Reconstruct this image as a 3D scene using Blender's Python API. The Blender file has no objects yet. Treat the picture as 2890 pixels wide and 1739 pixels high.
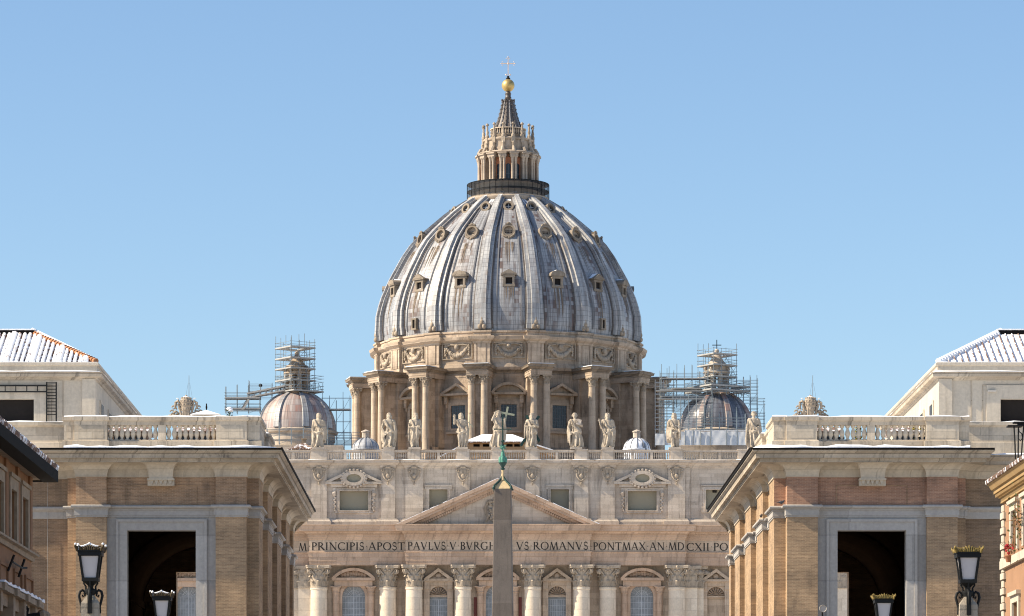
import bpy, math, random
from math import sin, cos, pi, radians, sqrt, atan2
from mathutils import Matrix, Vector
random.seed(7)
S = bpy.context.scene
COL = S.collection

# ---------------------------------------------------------------- camera
F, CX, CY, HC = 11232.0, 1367.0, 2340.0, 1.7      # long lens, in pixels of the 2890 px photograph
cam = bpy.data.objects.new('camera', bpy.data.cameras.new('camera'))
COL.objects.link(cam)
cam.location = (0, 0, HC)
cam.rotation_euler = (pi / 2, 0, 0)
cam.data.sensor_width = 36
cam.data.lens = 36 * F / 2890
cam.data.shift_x = (1445 - CX) / 2890
cam.data.shift_y = (CY - 869.5) / 2890
cam.data.clip_start = 1
cam.data.clip_end = 20000
S.camera = cam

# ---------------------------------------------------------------- sky, sun, exposure
SUN_EL, SUN_IN = radians(38), radians(8.5)          # height; how far the sun stands on the viewer's side of due left
world = bpy.data.worlds.new('World')
S.world = world
world.use_nodes = True
wn = world.node_tree
bg = wn.nodes['Background']
sky = wn.nodes.new('ShaderNodeTexSky')
sky.sky_type = 'NISHITA'
sky.sun_disc = False
sky.sun_elevation = SUN_EL
sky.sun_rotation = -pi / 2 - SUN_IN
sky.altitude = 0
sky.air_density = 1.0
sky.dust_density = 0.25
sky.ozone_density = 4.0
wn.links.new(sky.outputs[0], bg.inputs[0])
bg.inputs[1].default_value = 0.087
sl = bpy.data.lights.new('sun', 'SUN')
sl.energy = 5.0
sl.angle = radians(0.5)
sl.color = (1.0, 0.85, 0.64)
sun = bpy.data.objects.new('sun', sl)
COL.objects.link(sun)
sv = Vector((-cos(SUN_EL) * cos(SUN_IN), -cos(SUN_EL) * sin(SUN_IN), sin(SUN_EL)))
sun.rotation_euler = sv.to_track_quat('Z', 'Y').to_euler()
sun.location = (-60, -20, 120)
S.view_settings.view_transform = 'Standard'
S.view_settings.look = 'None'
S.view_settings.exposure = 0.86
S.view_settings.gamma = 1
S.cycles.pixel_filter_type = 'BLACKMAN_HARRIS'
S.cycles.filter_width = 1.1
S.cycles.max_bounces = 6
S.cycles.diffuse_bounces = 4
S.cycles.transparent_max_bounces = 24


def PX(px, d): return (px - CX) * d / F
def PZ(py, d): return HC + (CY - py) * d / F


# ---------------------------------------------------------------- materials
class NT:
    def __init__(s, name, rough=.85):
        s.m = bpy.data.materials.new(name)
        s.m.use_nodes = True
        s.t = s.m.node_tree
        s.b = s.t.nodes['Principled BSDF']
        s.b.inputs['Roughness'].default_value = rough
        s.b.inputs['Specular IOR Level'].default_value = .25

    def n(s, kind, **kw):
        nd = s.t.nodes.new('ShaderNode' + kind)
        for k, v in kw.items():
            if k[0] == '_':
                setattr(nd, k[1:], v)
            else:
                key = int(k[1:]) if k[0] == 'i' and k[1:].isdigit() else k.replace('_', ' ')
                if hasattr(v, 'is_output'):
                    s.t.links.new(v, nd.inputs[key])
                else:
                    nd.inputs[key].default_value = v
        return nd

    def math(s, op, a, b=0.0):
        return s.n('Math', _operation=op, i0=a, i1=b).outputs[0]

    def mix(s, fac, a, b, mode='MIX'):
        nd = s.n('Mix', _data_type='RGBA', _blend_type=mode)
        for k, v in ((0, fac), (6, a), (7, b)):
            if hasattr(v, 'is_output'):
                s.t.links.new(v, nd.inputs[k])
            else:
                nd.inputs[k].default_value = (v if k == 0 else tuple(v) + (1,) if len(v) == 3 else v)
        return nd.outputs[2]

    def ramp(s, fac, lo, hi, a=0.0, b=1.0):
        return s.n('MapRange', i0=fac, i1=lo, i2=hi, i3=a, i4=b).outputs[0]

    def noise(s, vec, scale, detail=5, rough=.6):
        return s.n('TexNoise', Vector=vec, Scale=scale, Detail=detail, Roughness=rough).outputs[0]

    def coords(s):
        o = s.n('TexCoord').outputs['Object']
        sp = s.n('SeparateXYZ', i0=o)
        u = s.math('ADD', sp.outputs[0], sp.outputs[1])
        return o, u, sp.outputs[2]

    def vec(s, x, y, z=0.0):
        return s.n('CombineXYZ', i0=x, i1=y, i2=z).outputs[0]

    def bump(s, h, strength=.3, dist=.05):
        s.t.links.new(s.n('Bump', Strength=strength, Distance=dist, Height=h).outputs[0], s.b.inputs['Normal'])

    def col(s, c):
        s.t.links.new(c, s.b.inputs['Base Color'])
        return s.m


def stone(name, c1, c2, dark=(.1, .085, .07), amt=.6, jw=1.6, jh=.7, jd=.75, sc=1.0, patch=.30, bump=.25):
    k = NT(name)
    o, u, z = k.coords()
    wall = k.vec(u, z)
    big = k.ramp(k.noise(o, .22 * sc, 6), .35, .65)
    c = k.mix(big, c1, c2)
    br = k.n('TexBrick', Vector=wall, Scale=1.0, Color1=(1, 1, 1, 1), Color2=(.78, .77, .76, 1), Mortar=(jd, jd, jd, 1),
             **{'Mortar Size': .014 * jh / .7, 'Mortar Smooth': .3, 'Brick Width': jw, 'Row Height': jh})
    c = k.mix(1.0, c, br.outputs[0], 'MULTIPLY')
    # run-off streaks and soot patches, with shapes of their own
    st = k.noise(k.vec(k.math('MULTIPLY', u, 1.6 * sc), k.math('MULTIPLY', z, .16 * sc), k.math('MULTIPLY', u, .3)), 1.0, 6, .65)
    c = k.mix(k.math('MULTIPLY', k.ramp(st, .52, .74), amt), c, dark)
    pt = k.noise(o, .8 * sc, 8, .7)
    c = k.mix(k.math('MULTIPLY', k.ramp(pt, .58, .72), patch), c, dark)
    fine = k.noise(o, 5 * sc, 4)
    c = k.mix(1.0, c, k.n('CombineColor', i0=k.ramp(fine, .2, .8, .84, 1.12), i1=k.ramp(fine, .2, .8, .84, 1.11),
                          i2=k.ramp(fine, .2, .8, .84, 1.10)).outputs[0], 'MULTIPLY')
    k.bump(k.math('ADD', fine, k.math('MULTIPLY', br.outputs[1], -.5)), bump, .06)
    return k.col(c)


def brickwork(name, c1, c2, mortar):
    k = NT(name, .9)
    o, u, z = k.coords()
    wob = k.noise(o, .5, 3)
    wall = k.vec(u, k.math('ADD', z, k.math('MULTIPLY', wob, .03)))
    br = k.n('TexBrick', Vector=wall, Scale=1.0, Color1=c1 + (1,), Color2=c2 + (1,), Mortar=mortar + (1,),
             **{'Mortar Size': .016, 'Mortar Smooth': .4, 'Brick Width': .36, 'Row Height': .098, 'Bias': -.1})
    c = br.outputs[0]
    big = k.noise(k.vec(k.math('MULTIPLY', u, .35), k.math('MULTIPLY', z, .7)), 1.0, 7, .7)
    c = k.mix(1.0, c, k.n('CombineColor', i0=k.ramp(big, .3, .7, .64, 1.28), i1=k.ramp(big, .3, .7, .66, 1.26),
                          i2=k.ramp(big, .3, .7, .69, 1.22)).outputs[0], 'MULTIPLY')
    so = k.noise(k.vec(k.math('MULTIPLY', u, .9), k.math('MULTIPLY', z, .3), 4.0), 1.0, 7, .7)
    c = k.mix(k.math('MULTIPLY', k.ramp(so, .54, .72), .45), c, (.07, .055, .045))
    row = k.noise(k.vec(k.math('MULTIPLY', u, .5), k.math('MULTIPLY', z, 7.5)), 1.0, 4, .7)
    rr = k.ramp(row, .3, .7, .82, 1.16)
    c = k.mix(1.0, c, k.n('CombineColor', i0=rr, i1=rr, i2=rr).outputs[0], 'MULTIPLY')
    k.bump(k.math('ADD', row, br.outputs[1]), .35, .04)
    return k.col(c)


def plain(name, c, rough=.8, metal=0.0, var=.12, sc=3.0, spec=.25, bump=0.0):
    k = NT(name, rough)
    k.b.inputs['Metallic'].default_value = metal
    k.b.inputs['Specular IOR Level'].default_value = spec
    o, u, z = k.coords()
    f = k.noise(o, sc, 5)
    r = k.ramp(f, .25, .75, 1 - var, 1 + var)
    if bump:
        k.bump(f, bump, .03)
    return k.col(k.mix(1.0, c, k.n('CombineColor', i0=r, i1=r, i2=r).outputs[0], 'MULTIPLY'))


def snow(name):
    k = NT(name, .7)
    o, u, z = k.coords()
    f = k.noise(o, 3.0, 5)
    k.bump(f, .5, .08)
    return k.col(k.mix(f, (.82, .85, .9), (.92, .93, .95)))


def lead(name, base, light, rust, rust_amt, snow_z=None, pw=.9, ph=.8, wet=.5, joint=.5, streak=.14, patch=.46):
    """sheet lead: UV is metres round and metres up"""
    k = NT(name, wet)
    k.b.inputs['Specular IOR Level'].default_value = .5
    uv = k.n('TexCoord').outputs['UV']
    sp = k.n('SeparateXYZ', i0=uv)
    u, v = sp.outputs[0], sp.outputs[1]
    br = k.n('TexBrick', Vector=uv, Scale=1.0, _offset=0.0, Color1=(0, 0, 0, 1), Color2=(1, 1, 1, 1), Mortar=(.5, .5, .5, 1),
             **{'Mortar Size': .035, 'Mortar Smooth': .2, 'Brick Width': pw, 'Row Height': ph})
    br2 = k.n('TexBrick', Vector=uv, Scale=1.0, _offset=0.0, Color1=(1, 1, 1, 1), Color2=(1, 1, 1, 1), Mortar=(joint, joint, joint + .02, 1),
              **{'Mortar Size': .035, 'Mortar Smooth': .2, 'Brick Width': pw, 'Row Height': ph})
    cell = k.n('SeparateColor', i0=br.outputs[0]).outputs[0]
    st = k.noise(k.vec(k.math('MULTIPLY', u, 2.6), k.math('MULTIPLY', v, streak)), 1.0, 7, .7)
    c = k.mix(k.ramp(st, .34, .66), base, light)
    bl = k.noise(k.vec(k.math('MULTIPLY', u, .5), k.math('MULTIPLY', v, .25), 11.0), 1.0, 5)
    c = k.mix(1.0, c, k.n('CombineColor', i0=k.ramp(bl, .3, .7, .7, 1.2), i1=k.ramp(bl, .3, .7, .72, 1.19), i2=k.ramp(bl, .3, .7, .76, 1.17)).outputs[0], 'MULTIPLY')
    big = k.noise(k.vec(k.math('MULTIPLY', u, .55), k.math('MULTIPLY', v, .09), 3.0), 1.0, 4)
    mask = k.math('MULTIPLY', k.ramp(big, patch, patch + .14), k.ramp(cell, .25, .75, .15, 1.0))
    c = k.mix(k.math('MULTIPLY', mask, rust_amt), c, rust)
    c = k.mix(k.math('MULTIPLY', k.ramp(st, .60, .70), .0), c, (.06, .055, .055))
    dk = k.noise(k.vec(k.math('MULTIPLY', u, 3.4), k.math('MULTIPLY', v, streak * .7), 5.0), 1.0, 5, .6)
    c = k.mix(k.math('MULTIPLY', k.ramp(dk, .53, .64), .6), c, (.05, .045, .043))
    c = k.mix(1.0, c, br2.outputs[0], 'MULTIPLY')
    if snow_z is not None:
        sn = k.noise(k.vec(k.math('MULTIPLY', u, .9), k.math('MULTIPLY', v, .35), 7.0), 1.0, 5)
        lim = k.math('ADD', sn, k.ramp(v, snow_z[0], snow_z[1], -.30, .07))
        c = k.mix(k.ramp(lim, .50, .54), c, (.85, .88, .93))
    k.bump(k.math('ADD', st, k.math('MULTIPLY', br.outputs[1], -1.0)), .3, .06)
    return k.col(c)


def tile_snow(name, tile, cover):
    k = NT(name, .8)
    o, u, z = k.coords()
    f = k.noise(o, 1.7, 6, .7)
    c = k.mix(k.noise(o, 4, 3), tile, tuple(x * .55 for x in tile))
    c = k.mix(k.ramp(f, cover - .03, cover + .03), (.84, .87, .92), c)
    return k.col(c)


def mesh_net(name):
    k = NT(name, .6)
    k.b.inputs['Base Color'].default_value = (.06, .065, .075, 1)
    k.b.inputs['Alpha'].default_value = .36
    return k.m


M = {}
M['basilica'] = stone('facade travertine', (.57, .46, .355), (.475, .375, .285), (.11, .09, .07), .6, 2.2, 1.0, .6, 1.2, .42)
M['attic'] = stone('attic travertine', (.575, .505, .43), (.48, .415, .345), (.14, .12, .105), .66, 2.4, .55, .6, 1.3, .42)
M['cornice'] = stone('rosy cornice stone', (.55, .405, .30), (.46, .335, .25), (.12, .09, .07), .6, 2.6, 1.2, .6, 1.2, .42)
M['carved'] = stone('carved travertine', (.47, .40, .32), (.31, .26, .205), (.055, .047, .04), .6, 9, 9, 1, 2.0, .75)
M['statue'] = stone('statue travertine', (.52, .455, .37), (.37, .32, .255), (.055, .047, .04), .85, 9, 9, 1, 2.6, .85)
M['shaft'] = stone('column travertine', (.66, .58, .475), (.58, .49, .39), (.2, .16, .12), .4, 9, 1.9, .72, .8, .25)
M['drum'] = stone('weathered drum stone', (.54, .44, .345), (.40, .322, .247), (.07, .058, .048), .75, 1.9, .8, .66, .9, .5)
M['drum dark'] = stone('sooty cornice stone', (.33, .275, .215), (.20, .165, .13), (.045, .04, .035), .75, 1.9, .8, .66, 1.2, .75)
M['travertine'] = stone('palace travertine', (.60, .53, .43), (.51, .445, .355), (.12, .105, .09), .42, 3.2, 1.35, .72, 1.0, .35)
M['cornice grey'] = stone('weathered cornice travertine', (.56, .49, .395), (.43, .37, .295), (.075, .068, .06), .75, 4.2, 2.0, .5, 1.6, .65)
M['frame'] = stone('smooth grey frame stone', (.45, .435, .415), (.395, .38, .365), (.24, .23, .22), .35, 9, 3.2, .75, 1.0, .2)
M['plaster'] = stone('cream plaster', (.60, .54, .45), (.52, .465, .385), (.22, .19, .155), .5, 99, 99, 1, .9, .3)
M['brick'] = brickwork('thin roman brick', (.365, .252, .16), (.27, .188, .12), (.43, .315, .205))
M['brick red'] = brickwork('reddish frieze brick', (.36, .205, .138), (.26, .15, .105), (.42, .275, .2))
M['brick brown'] = brickwork('brown frieze brick', (.345, .225, .142), (.25, .165, .105), (.41, .295, .205))
M['brick shaded'] = brickwork('shaded wing brick', (.26, .18, .118), (.19, .132, .088), (.30, .22, .155))  # same brick made darker, so the wing's shade sits in its colour
M['dormer'] = stone('weathered dormer stone', (.33, .28, .225), (.21, .18, .145), (.06, .052, .045), .6, 9, 9, 1, 1.6, .7)
M['lanternstone'] = stone('weathered lantern stone', (.50, .425, .345), (.39, .325, .26), (.07, .06, .05), .7, 9, 1.2, .75, 1.8, .6)
M['stain'] = plain('rusty runoff stain', (.17, .135, .105), .8, 0, .4, 2.0)
M['palegreen'] = plain('pale green bronze', (.27, .29, .22), .6, .1, .2, 3)
M['drumcol'] = stone('drum column stone', (.54, .45, .35), (.43, .35, .27), (.10, .08, .065), .6, 9, 1.4, .7, 1.2, .4)
M['pane'] = plain('blind grey shutter', (.27, .25, .19), .6, 0, .06, .4)
M['glass'] = plain('leaded window glass', (.215, .232, .255), .25, 0, .35, 1.2, .5)
M['glass dark'] = plain('dark window glass', (.025, .033, .045), .2, 0, .3, 1.2, .5)
M['lattice'] = plain('pale window bars', (.45, .48, .52), .6)
M['bars'] = plain('grey window bars', (.13, .145, .16), .6)
M['dark'] = plain('dark opening', (.018, .015, .014), .9)
M['ink'] = plain('dark bronze lettering', (.03, .026, .022), .7)
M['redmarble'] = plain('dark red marble', (.17, .05, .04), .5)
M['snow'] = snow('snow')
M['iron'] = plain('black wrought iron', (.010, .011, .012), .6, 0, .2, 8, .2)
M['gutter'] = plain('black eaves board', (.010, .009, .009), .8, 0, .1, 3, .08)
M['gold'] = plain('dull gilded bronze', (.50, .37, .15), .48, .7, .18, 2.0)
M['giltcross'] = plain('pale gilded metal', (.62, .50, .42), .6, .1)
M['leafgilt'] = plain('tarnished gilt leaves', (.19, .14, .045), .6, .3, .5, 14)
M['leafdark'] = plain('dark lamp leaves', (.055, .04, .022), .6, .2, .5, 14)
M['verdigris'] = plain('green bronze patina', (.075, .22, .17), .65, .1, .35, 5)
M['bronzedark'] = plain('dark green bronze', (.02, .05, .045), .5, .2, .3, 5)
M['tan'] = plain('ochre pyramid cap', (.50, .39, .23), .8)
M['granite'] = stone('grey granite obelisk', (.16, .138, .122), (.128, .112, .10), (.06, .05, .045), .5, 9, 9, 1, 1.6, .4)
M['milk'] = plain('milky lantern glass', (.52, .50, .52), .35, 0, .05, 2.0, .5)
M['lead'] = lead('grey lead sheets', (.20, .208, .222), (.45, .462, .478), (.12, .08, .07), .95, (25.0, 35.0))
M['leadrib'] = lead('light rib lead', (.30, .312, .325), (.50, .502, .50), (.23, .175, .145), .6, (28.0, 36.0), .8, .9)
M['leadpink'] = lead('reddish lead sheets', (.29, .25, .235), (.45, .41, .39), (.28, .125, .09), .72, None, 1.7, 1.4, .5, .5, .14, .40)
M['leadwet'] = lead('wet dark lead', (.05, .055, .07), (.24, .26, .30), (.07, .045, .045), .9, None, .8, .9, .25)
M['leadsmall'] = lead('pale small dome lead', (.34, .36, .39), (.50, .52, .55), (.25, .25, .27), .4, None, .7, .8)
M['leadsnow'] = lead('snowy small dome lead', (.30, .32, .35), (.50, .52, .55), (.16, .17, .19), .5, (-.5, 3.0), .7, .8)
M['spire'] = lead('dark spire lead', (.085, .07, .063), (.23, .205, .185), (.10, .065, .05), .6, None, .5, .8)
M['lanternred'] = plain('rust red lantern wall', (.58, .26, .15), .85, 0, .2, 1.0)
M['net'] = mesh_net('dark safety netting')
M['steel'] = plain('galvanised tube', (.20, .24, .27), .5, .3, .2, 4)
M['plank'] = plain('snowy scaffold planks', (.38, .375, .36), .8, 0, .2, 3)
M['sheet'] = plain('white scaffold sheeting', (.66, .68, .70), .6, 0, .10, .6)
M['tile'] = plain('orange hip tiles', (.36, .165, .08), .85, 0, .5, 4)
M['tilesnow'] = tile_snow('roof tiles under snow', (.33, .17, .10), .60)
M['tilesnow2'] = tile_snow('roof tiles with thin snow', (.24, .15, .11), .47)
M['tilesnow3'] = tile_snow('roof buried in snow', (.30, .14, .09), .66)
M['tilesnow4'] = tile_snow('brown tiles between snow', (.24, .12, .07), .50)
M['ochre'] = plain('ochre shed plaster', (.52, .34, .19), .85)
M['brownwall'] = plain('brown rendered wall', (.25, .14, .075), .9, 0, .25, .9)
M['brownstone'] = plain('worn pale window stone', (.31, .245, .175), .85, 0, .3, 2)
M['salmon'] = plain('salmon plaster', (.30, .175, .105), .9, 0, .10, .8)
M['ochrecornice'] = plain('ochre cornice', (.32, .215, .10), .85, 0, .14, 1.5)
M['whitestone'] = plain('white quoin stone', (.46, .415, .345), .85, 0, .14, 2)
M['leaf'] = plain('dull green leaves', (.07, .085, .03), .7, 0, .5, 6)
M['leafyellow'] = plain('yellow green leaves', (.25, .21, .04), .7, 0, .5, 6)
M['flower'] = plain('red petals', (.42, .03, .04), .7)
M['terracotta'] = plain('terracotta', (.32, .14, .08), .85)
M['pillar'] = stone('lamp pillar travertine', (.42, .37, .30), (.34, .30, .245), (.09, .08, .065), .6, 9, .9, .7, 2.5, .5)
M['horn'] = plain('grey loudspeaker', (.42, .40, .37), .5)
M['bird'] = plain('grey feathers', (.09, .09, .10), .8)
M['shadestucco'] = stone('passage stucco darkened for shade', (.06, .036, .022), (.042, .026, .016), (.03, .025, .02), .5, 9, 9, 1)  # the unlit passage's gloom is put into the stucco colour
M['shadestucco'].node_tree.nodes['Principled BSDF'].inputs['Specular IOR Level'].default_value = 0
M['street'] = stone('dark wet cobbles', (.36, .335, .30), (.28, .26, .235), (.16, .15, .14), .25, .3, .15, .8, .3, .2)
M['ground'] = stone('snowy piazza cobbles', (.84, .84, .85), (.72, .71, .70), (.3, .29, .28), .3, .3, .15, .9, .3, .25)


# ---------------------------------------------------------------- mesh building
class MB:
    def __init__(s):
        s.v, s.f, s.k, s.m, s.uv = [], [], 0, [], {}

    def add(s, vs, fs, uv=None):
        o = len(s.v)
        s.v += [tuple(p) for p in vs]
        for f in fs:
            s.f.append(tuple(i + o for i in f))
            s.m.append(s.k)
        if uv:
            for i, q in enumerate(uv):
                s.uv[o + i] = q
        return s

    def box(s, x0, x1, y0, y1, z0, z1):
        x0, x1 = min(x0, x1), max(x0, x1)
        return s.add([(x0, y0, z0), (x1, y0, z0), (x1, y1, z0), (x0, y1, z0), (x0, y0, z1), (x1, y0, z1), (x1, y1, z1), (x0, y1, z1)],
                     [(0, 3, 2, 1), (4, 5, 6, 7), (0, 1, 5, 4), (1, 2, 6, 5), (2, 3, 7, 6), (3, 0, 4, 7)])

    def _ext(s, a, b):
        n = len(a)
        return s.add(a + b, [tuple(range(n))[::-1], tuple(range(n, 2 * n))] + [(i, (i + 1) % n, n + (i + 1) % n, n + i) for i in range(n)])

    def py(s, pts, y0, y1):          # polygon in x,z pushed along y
        return s._ext([(x, y0, z) for x, z in pts], [(x, y1, z) for x, z in pts])

    def px(s, pts, x0, x1):          # polygon in y,z pushed along x
        return s._ext([(x0, y, z) for y, z in pts], [(x1, y, z) for y, z in pts])

    def pz(s, pts, z0, z1):
        return s._ext([(x, y, z0) for x, y in pts], [(x, y, z1) for x, y in pts])

    def lathe(s, prof, cx=0, cy=0, seg=24, a0=0.0, a1=2 * pi, uvr=None, ry=1.0):
        full = abs(a1 - a0 - 2 * pi) < 1e-6
        n = seg if full else seg + 1
        vs, fs, uv, L = [], [], [], 0.0
        for j, (r, z) in enumerate(prof):
            if j:
                L += sqrt((r - prof[j - 1][0]) ** 2 + (z - prof[j - 1][1]) ** 2)
            for i in range(n):
                a = a0 + (a1 - a0) * i / seg
                vs.append((cx + r * sin(a), cy - r * ry * cos(a), z))
                uv.append((a * (uvr or 1), L))
        for j in range(len(prof) - 1):
            for i in range(seg):
                k = (i + 1) % n if full else i + 1
                fs.append((j * n + i, j * n + k, (j + 1) * n + k, (j + 1) * n + i))
        if full:
            if prof[0][0] > 1e-4: fs.append(tuple(range(n))[::-1])
            if prof[-1][0] > 1e-4: fs.append(tuple(range((len(prof) - 1) * n, len(prof) * n)))
        return s.add(vs, fs, uv if uvr else None)

    def tube(s, pts, r, seg=6, flat=1.0):
        pts = [Vector(p) for p in pts]
        n = len(pts)
        rr = r if isinstance(r, (list, tuple)) else [r] * n
        vs, fs = [], []
        up = None
        for i, p in enumerate(pts):
            d = (pts[min(i + 1, n - 1)] - pts[max(i - 1, 0)]).normalized()
            if up is None:
                up = Vector((0, 0, 1)) if abs(d.z) < .9 else Vector((0, 1, 0))
            a = d.cross(up).normalized()
            b = a.cross(d).normalized()
            up = b
            for k in range(seg):
                t = 2 * pi * (k + .5) / seg
                vs.append(p + a * cos(t) * rr[i] + b * sin(t) * rr[i] * flat)
        for i in range(n - 1):
            for k in range(seg):
                q = (k + 1) % seg
                fs.append((i * seg + k, i * seg + q, (i + 1) * seg + q, (i + 1) * seg + k))
        fs += [tuple(range(seg))[::-1], tuple(range((n - 1) * seg, n * seg))]
        return s.add(vs, fs)

    def ell(s, c, r, seg=10, rings=7):
        r = r if isinstance(r, (tuple, list)) else (r, r, r)
        vs, fs = [], []
        for j in range(rings + 1):
            t = pi * j / rings
            for i in range(seg):
                a = 2 * pi * i / seg
                vs.append((c[0] + r[0] * sin(t) * cos(a), c[1] + r[1] * sin(t) * sin(a), c[2] - r[2] * cos(t)))
        for j in range(rings):
            for i in range(seg):
                k = (i + 1) % seg
                fs.append((j * seg + i, j * seg + k, (j + 1) * seg + k, (j + 1) * seg + i))
        return s.add(vs, fs)

    def grid(s, fn, nu, nv, wrap=False, uv=None):
        vs = [fn(i / nu, j / nv) for j in range(nv + 1) for i in range(nu + (0 if wrap else 1))]
        n = nu if wrap else nu + 1
        fs = []
        for j in range(nv):
            for i in range(nu):
                k = (i + 1) % n
                fs.append((j * n + i, j * n + k, (j + 1) * n + k, (j + 1) * n + i))
        return s.add(vs, fs, [uv(i / nu, j / nv) for j in range(nv + 1) for i in range(n)] if uv else None)

    def sweep(s, path, prof, closed=False, caps=True):
        """profile (outward, z) run along a plan path with mitred corners; outward is to the right of travel"""
        n = len(path)
        ms = []
        for i in range(n):
            def nrm(a, b):
                dx, dy = b[0] - a[0], b[1] - a[1]
                l = sqrt(dx * dx + dy * dy) or 1
                return (dy / l, -dx / l)
            if closed:
                n1, n2 = nrm(path[i - 1], path[i]), nrm(path[i], path[(i + 1) % n])
            else:
                n1 = nrm(path[i - 1], path[i]) if i else nrm(path[0], path[1])
                n2 = nrm(path[i], path[i + 1]) if i < n - 1 else nrm(path[-2], path[-1])
            q = 1 + n1[0] * n2[0] + n1[1] * n2[1]
            ms.append(((n1[0] + n2[0]) / max(q, .2), (n1[1] + n2[1]) / max(q, .2)))
        k = len(prof)
        vs = [(p[0] + m[0] * o, p[1] + m[1] * o, z) for p, m in zip(path, ms) for o, z in prof]
        fs = []
        for i in range(n if closed else n - 1):
            j = (i + 1) % n
            for a in range(k - 1):
                fs.append((i * k + a, j * k + a, j * k + a + 1, i * k + a + 1))
        if caps and not closed:
            fs += [tuple(range(k))[::-1], tuple(range((n - 1) * k, n * k))]
        return s.add(vs, fs)

    def wall(s, x0, x1, z0, z1, y, holes=(), depth=.6):
        """front face at y with rectangular holes that have reveals"""
        xs = sorted({x0, x1} | {min(max(h[i], x0), x1) for h in holes for i in (0, 1)})
        zs = sorted({z0, z1} | {min(max(h[i], z0), z1) for h in holes for i in (2, 3)})
        for a, b in zip(xs, xs[1:]):
            for c, d in zip(zs, zs[1:]):
                mx, mz = (a + b) / 2, (c + d) / 2
                if any(h[0] < mx < h[1] and h[2] < mz < h[3] for h in holes):
                    continue
                s.add([(a, y, c), (b, y, c), (b, y, d), (a, y, d)], [(0, 1, 2, 3)])
        for h in holes:
            a, b, c, d = h[:4]
            e = y + depth
            s.add([(a, y, c), (b, y, c), (b, y, d), (a, y, d), (a, e, c), (b, e, c), (b, e, d), (a, e, d)],
                  [(0, 1, 5, 4), (1, 2, 6, 5), (2, 3, 7, 6), (3, 0, 4, 7)])
        return s

    def frame(s, x0, x1, z0, z1, w, y0, y1, ears=0.0, bottom=True):
        """picture-frame band of width w outside an opening"""
        s.box(x0 - w, x0, y0, y1, z0, z1)
        s.box(x1, x1 + w, y0, y1, z0, z1)
        s.box(x0 - w - ears, x1 + w + ears, y0 - .003, y1, z1, z1 + w)
        if bottom:
            s.box(x0 - w - ears, x1 + w + ears, y0 - .003, y1, z0 - w, z0)
        return s

    def arch(s, cx, z0, r, w, y0, y1, seg=14, a0=0.0, a1=pi):
        pts = [(cx + (r + w) * cos(a0 + (a1 - a0) * i / seg), z0 + (r + w) * sin(a0 + (a1 - a0) * i / seg)) for i in range(seg + 1)]
        ins = [(cx + r * cos(a0 + (a1 - a0) * i / seg), z0 + r * sin(a0 + (a1 - a0) * i / seg)) for i in range(seg + 1)]
        for i in range(seg):
            s.py([pts[i], pts[i + 1], ins[i + 1], ins[i]], y0, y1)
        return s

    def spandrel(s, cx, z0, r, top, y0, y1, seg=14):
        """fills a square hole down to a round arch"""
        for i in range(seg):
            a, b = pi * i / seg, pi * (i + 1) / seg
            s.py([(cx + r * cos(a), z0 + r * sin(a)), (cx + r * cos(a), top), (cx + r * cos(b), top), (cx + r * cos(b), z0 + r * sin(b))], y0, y1)
        return s

    def xf(s, mat):
        s.v = [tuple(mat @ Vector(p)) for p in s.v]
        return s

    def join(s, o, mat=None):
        vs = [tuple(mat @ Vector(p)) for p in o.v] if mat else o.v
        base = len(s.v)
        s.v += vs
        s.f += [tuple(i + base for i in f) for f in o.f]
        s.m += o.m
        for i, q in o.uv.items():
            s.uv[base + i] = q
        return s

    def build(s, name, mats, parent=None, smooth=None, label=None, loc=None, rotz=0.0):
        me = bpy.data.meshes.new(name)
        me.from_pydata(s.v, [], s.f)
        mats = mats if isinstance(mats, (list, tuple)) else [mats]
        for m in mats:
            me.materials.append(M[m])
        me.polygons.foreach_set('material_index', s.m)
        if s.uv:
            lay = me.uv_layers.new(name='UVMap')
            for lp in me.loops:
                lay.data[lp.index].uv = s.uv.get(lp.vertex_index, (0, 0))
        import bmesh
        bm = bmesh.new()
        bm.from_mesh(me)
        bmesh.ops.recalc_face_normals(bm, faces=bm.faces)
        bm.to_mesh(me)
        bm.free()
        if smooth:
            me.shade_smooth()
            me.set_sharp_from_angle(angle=radians(smooth))
        o = bpy.data.objects.new(name, me)
        COL.objects.link(o)
        attach(o, parent, loc, rotz)
        if label: o['label'] = label
        return o


WORLDROOT = {}


def attach(o, parent, loc=None, rotz=0.0):
    if parent is not None:
        o.parent = parent
        if parent.name in WORLDROOT:
            o.matrix_parent_inverse = Matrix.Translation(parent.location).inverted()
        else:
            o.matrix_parent_inverse = Matrix.Identity(4)
    if loc is not None: o.location = loc
    if rotz: o.rotation_euler = (0, 0, rotz)


def inst(src, parent, loc, rotz=0.0, scale=None):
    o = src.copy()
    COL.objects.link(o)
    attach(o, parent, loc, rotz)
    if scale: o.scale = scale
    return o


def thing(name, label, cat, loc=(0, 0, 0), group=None, in_world=False):
    o = bpy.data.objects.new(name, None)
    COL.objects.link(o)
    o.location = loc
    o.empty_display_size = .5
    o['label'], o['category'] = label, cat
    if group: o['group'] = group
    if in_world: WORLDROOT[o.name] = 1     # its parts are modelled in world metres
    return o


def tag(o, label, cat, group=None):
    o['label'], o['category'] = label, cat
    if group: o['group'] = group
    return o


def copy_tree(root, loc, label, rotz=0.0):
    r = root.copy()
    COL.objects.link(r)
    r.location = loc
    r.rotation_euler = (0, 0, rotz)
    r['label'] = label
    for ch in root.children:
        c = ch.copy()
        COL.objects.link(c)
        c.parent = r
        for g in ch.children:
            d = g.copy()
            COL.objects.link(d)
            d.parent = c
    return r


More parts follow.
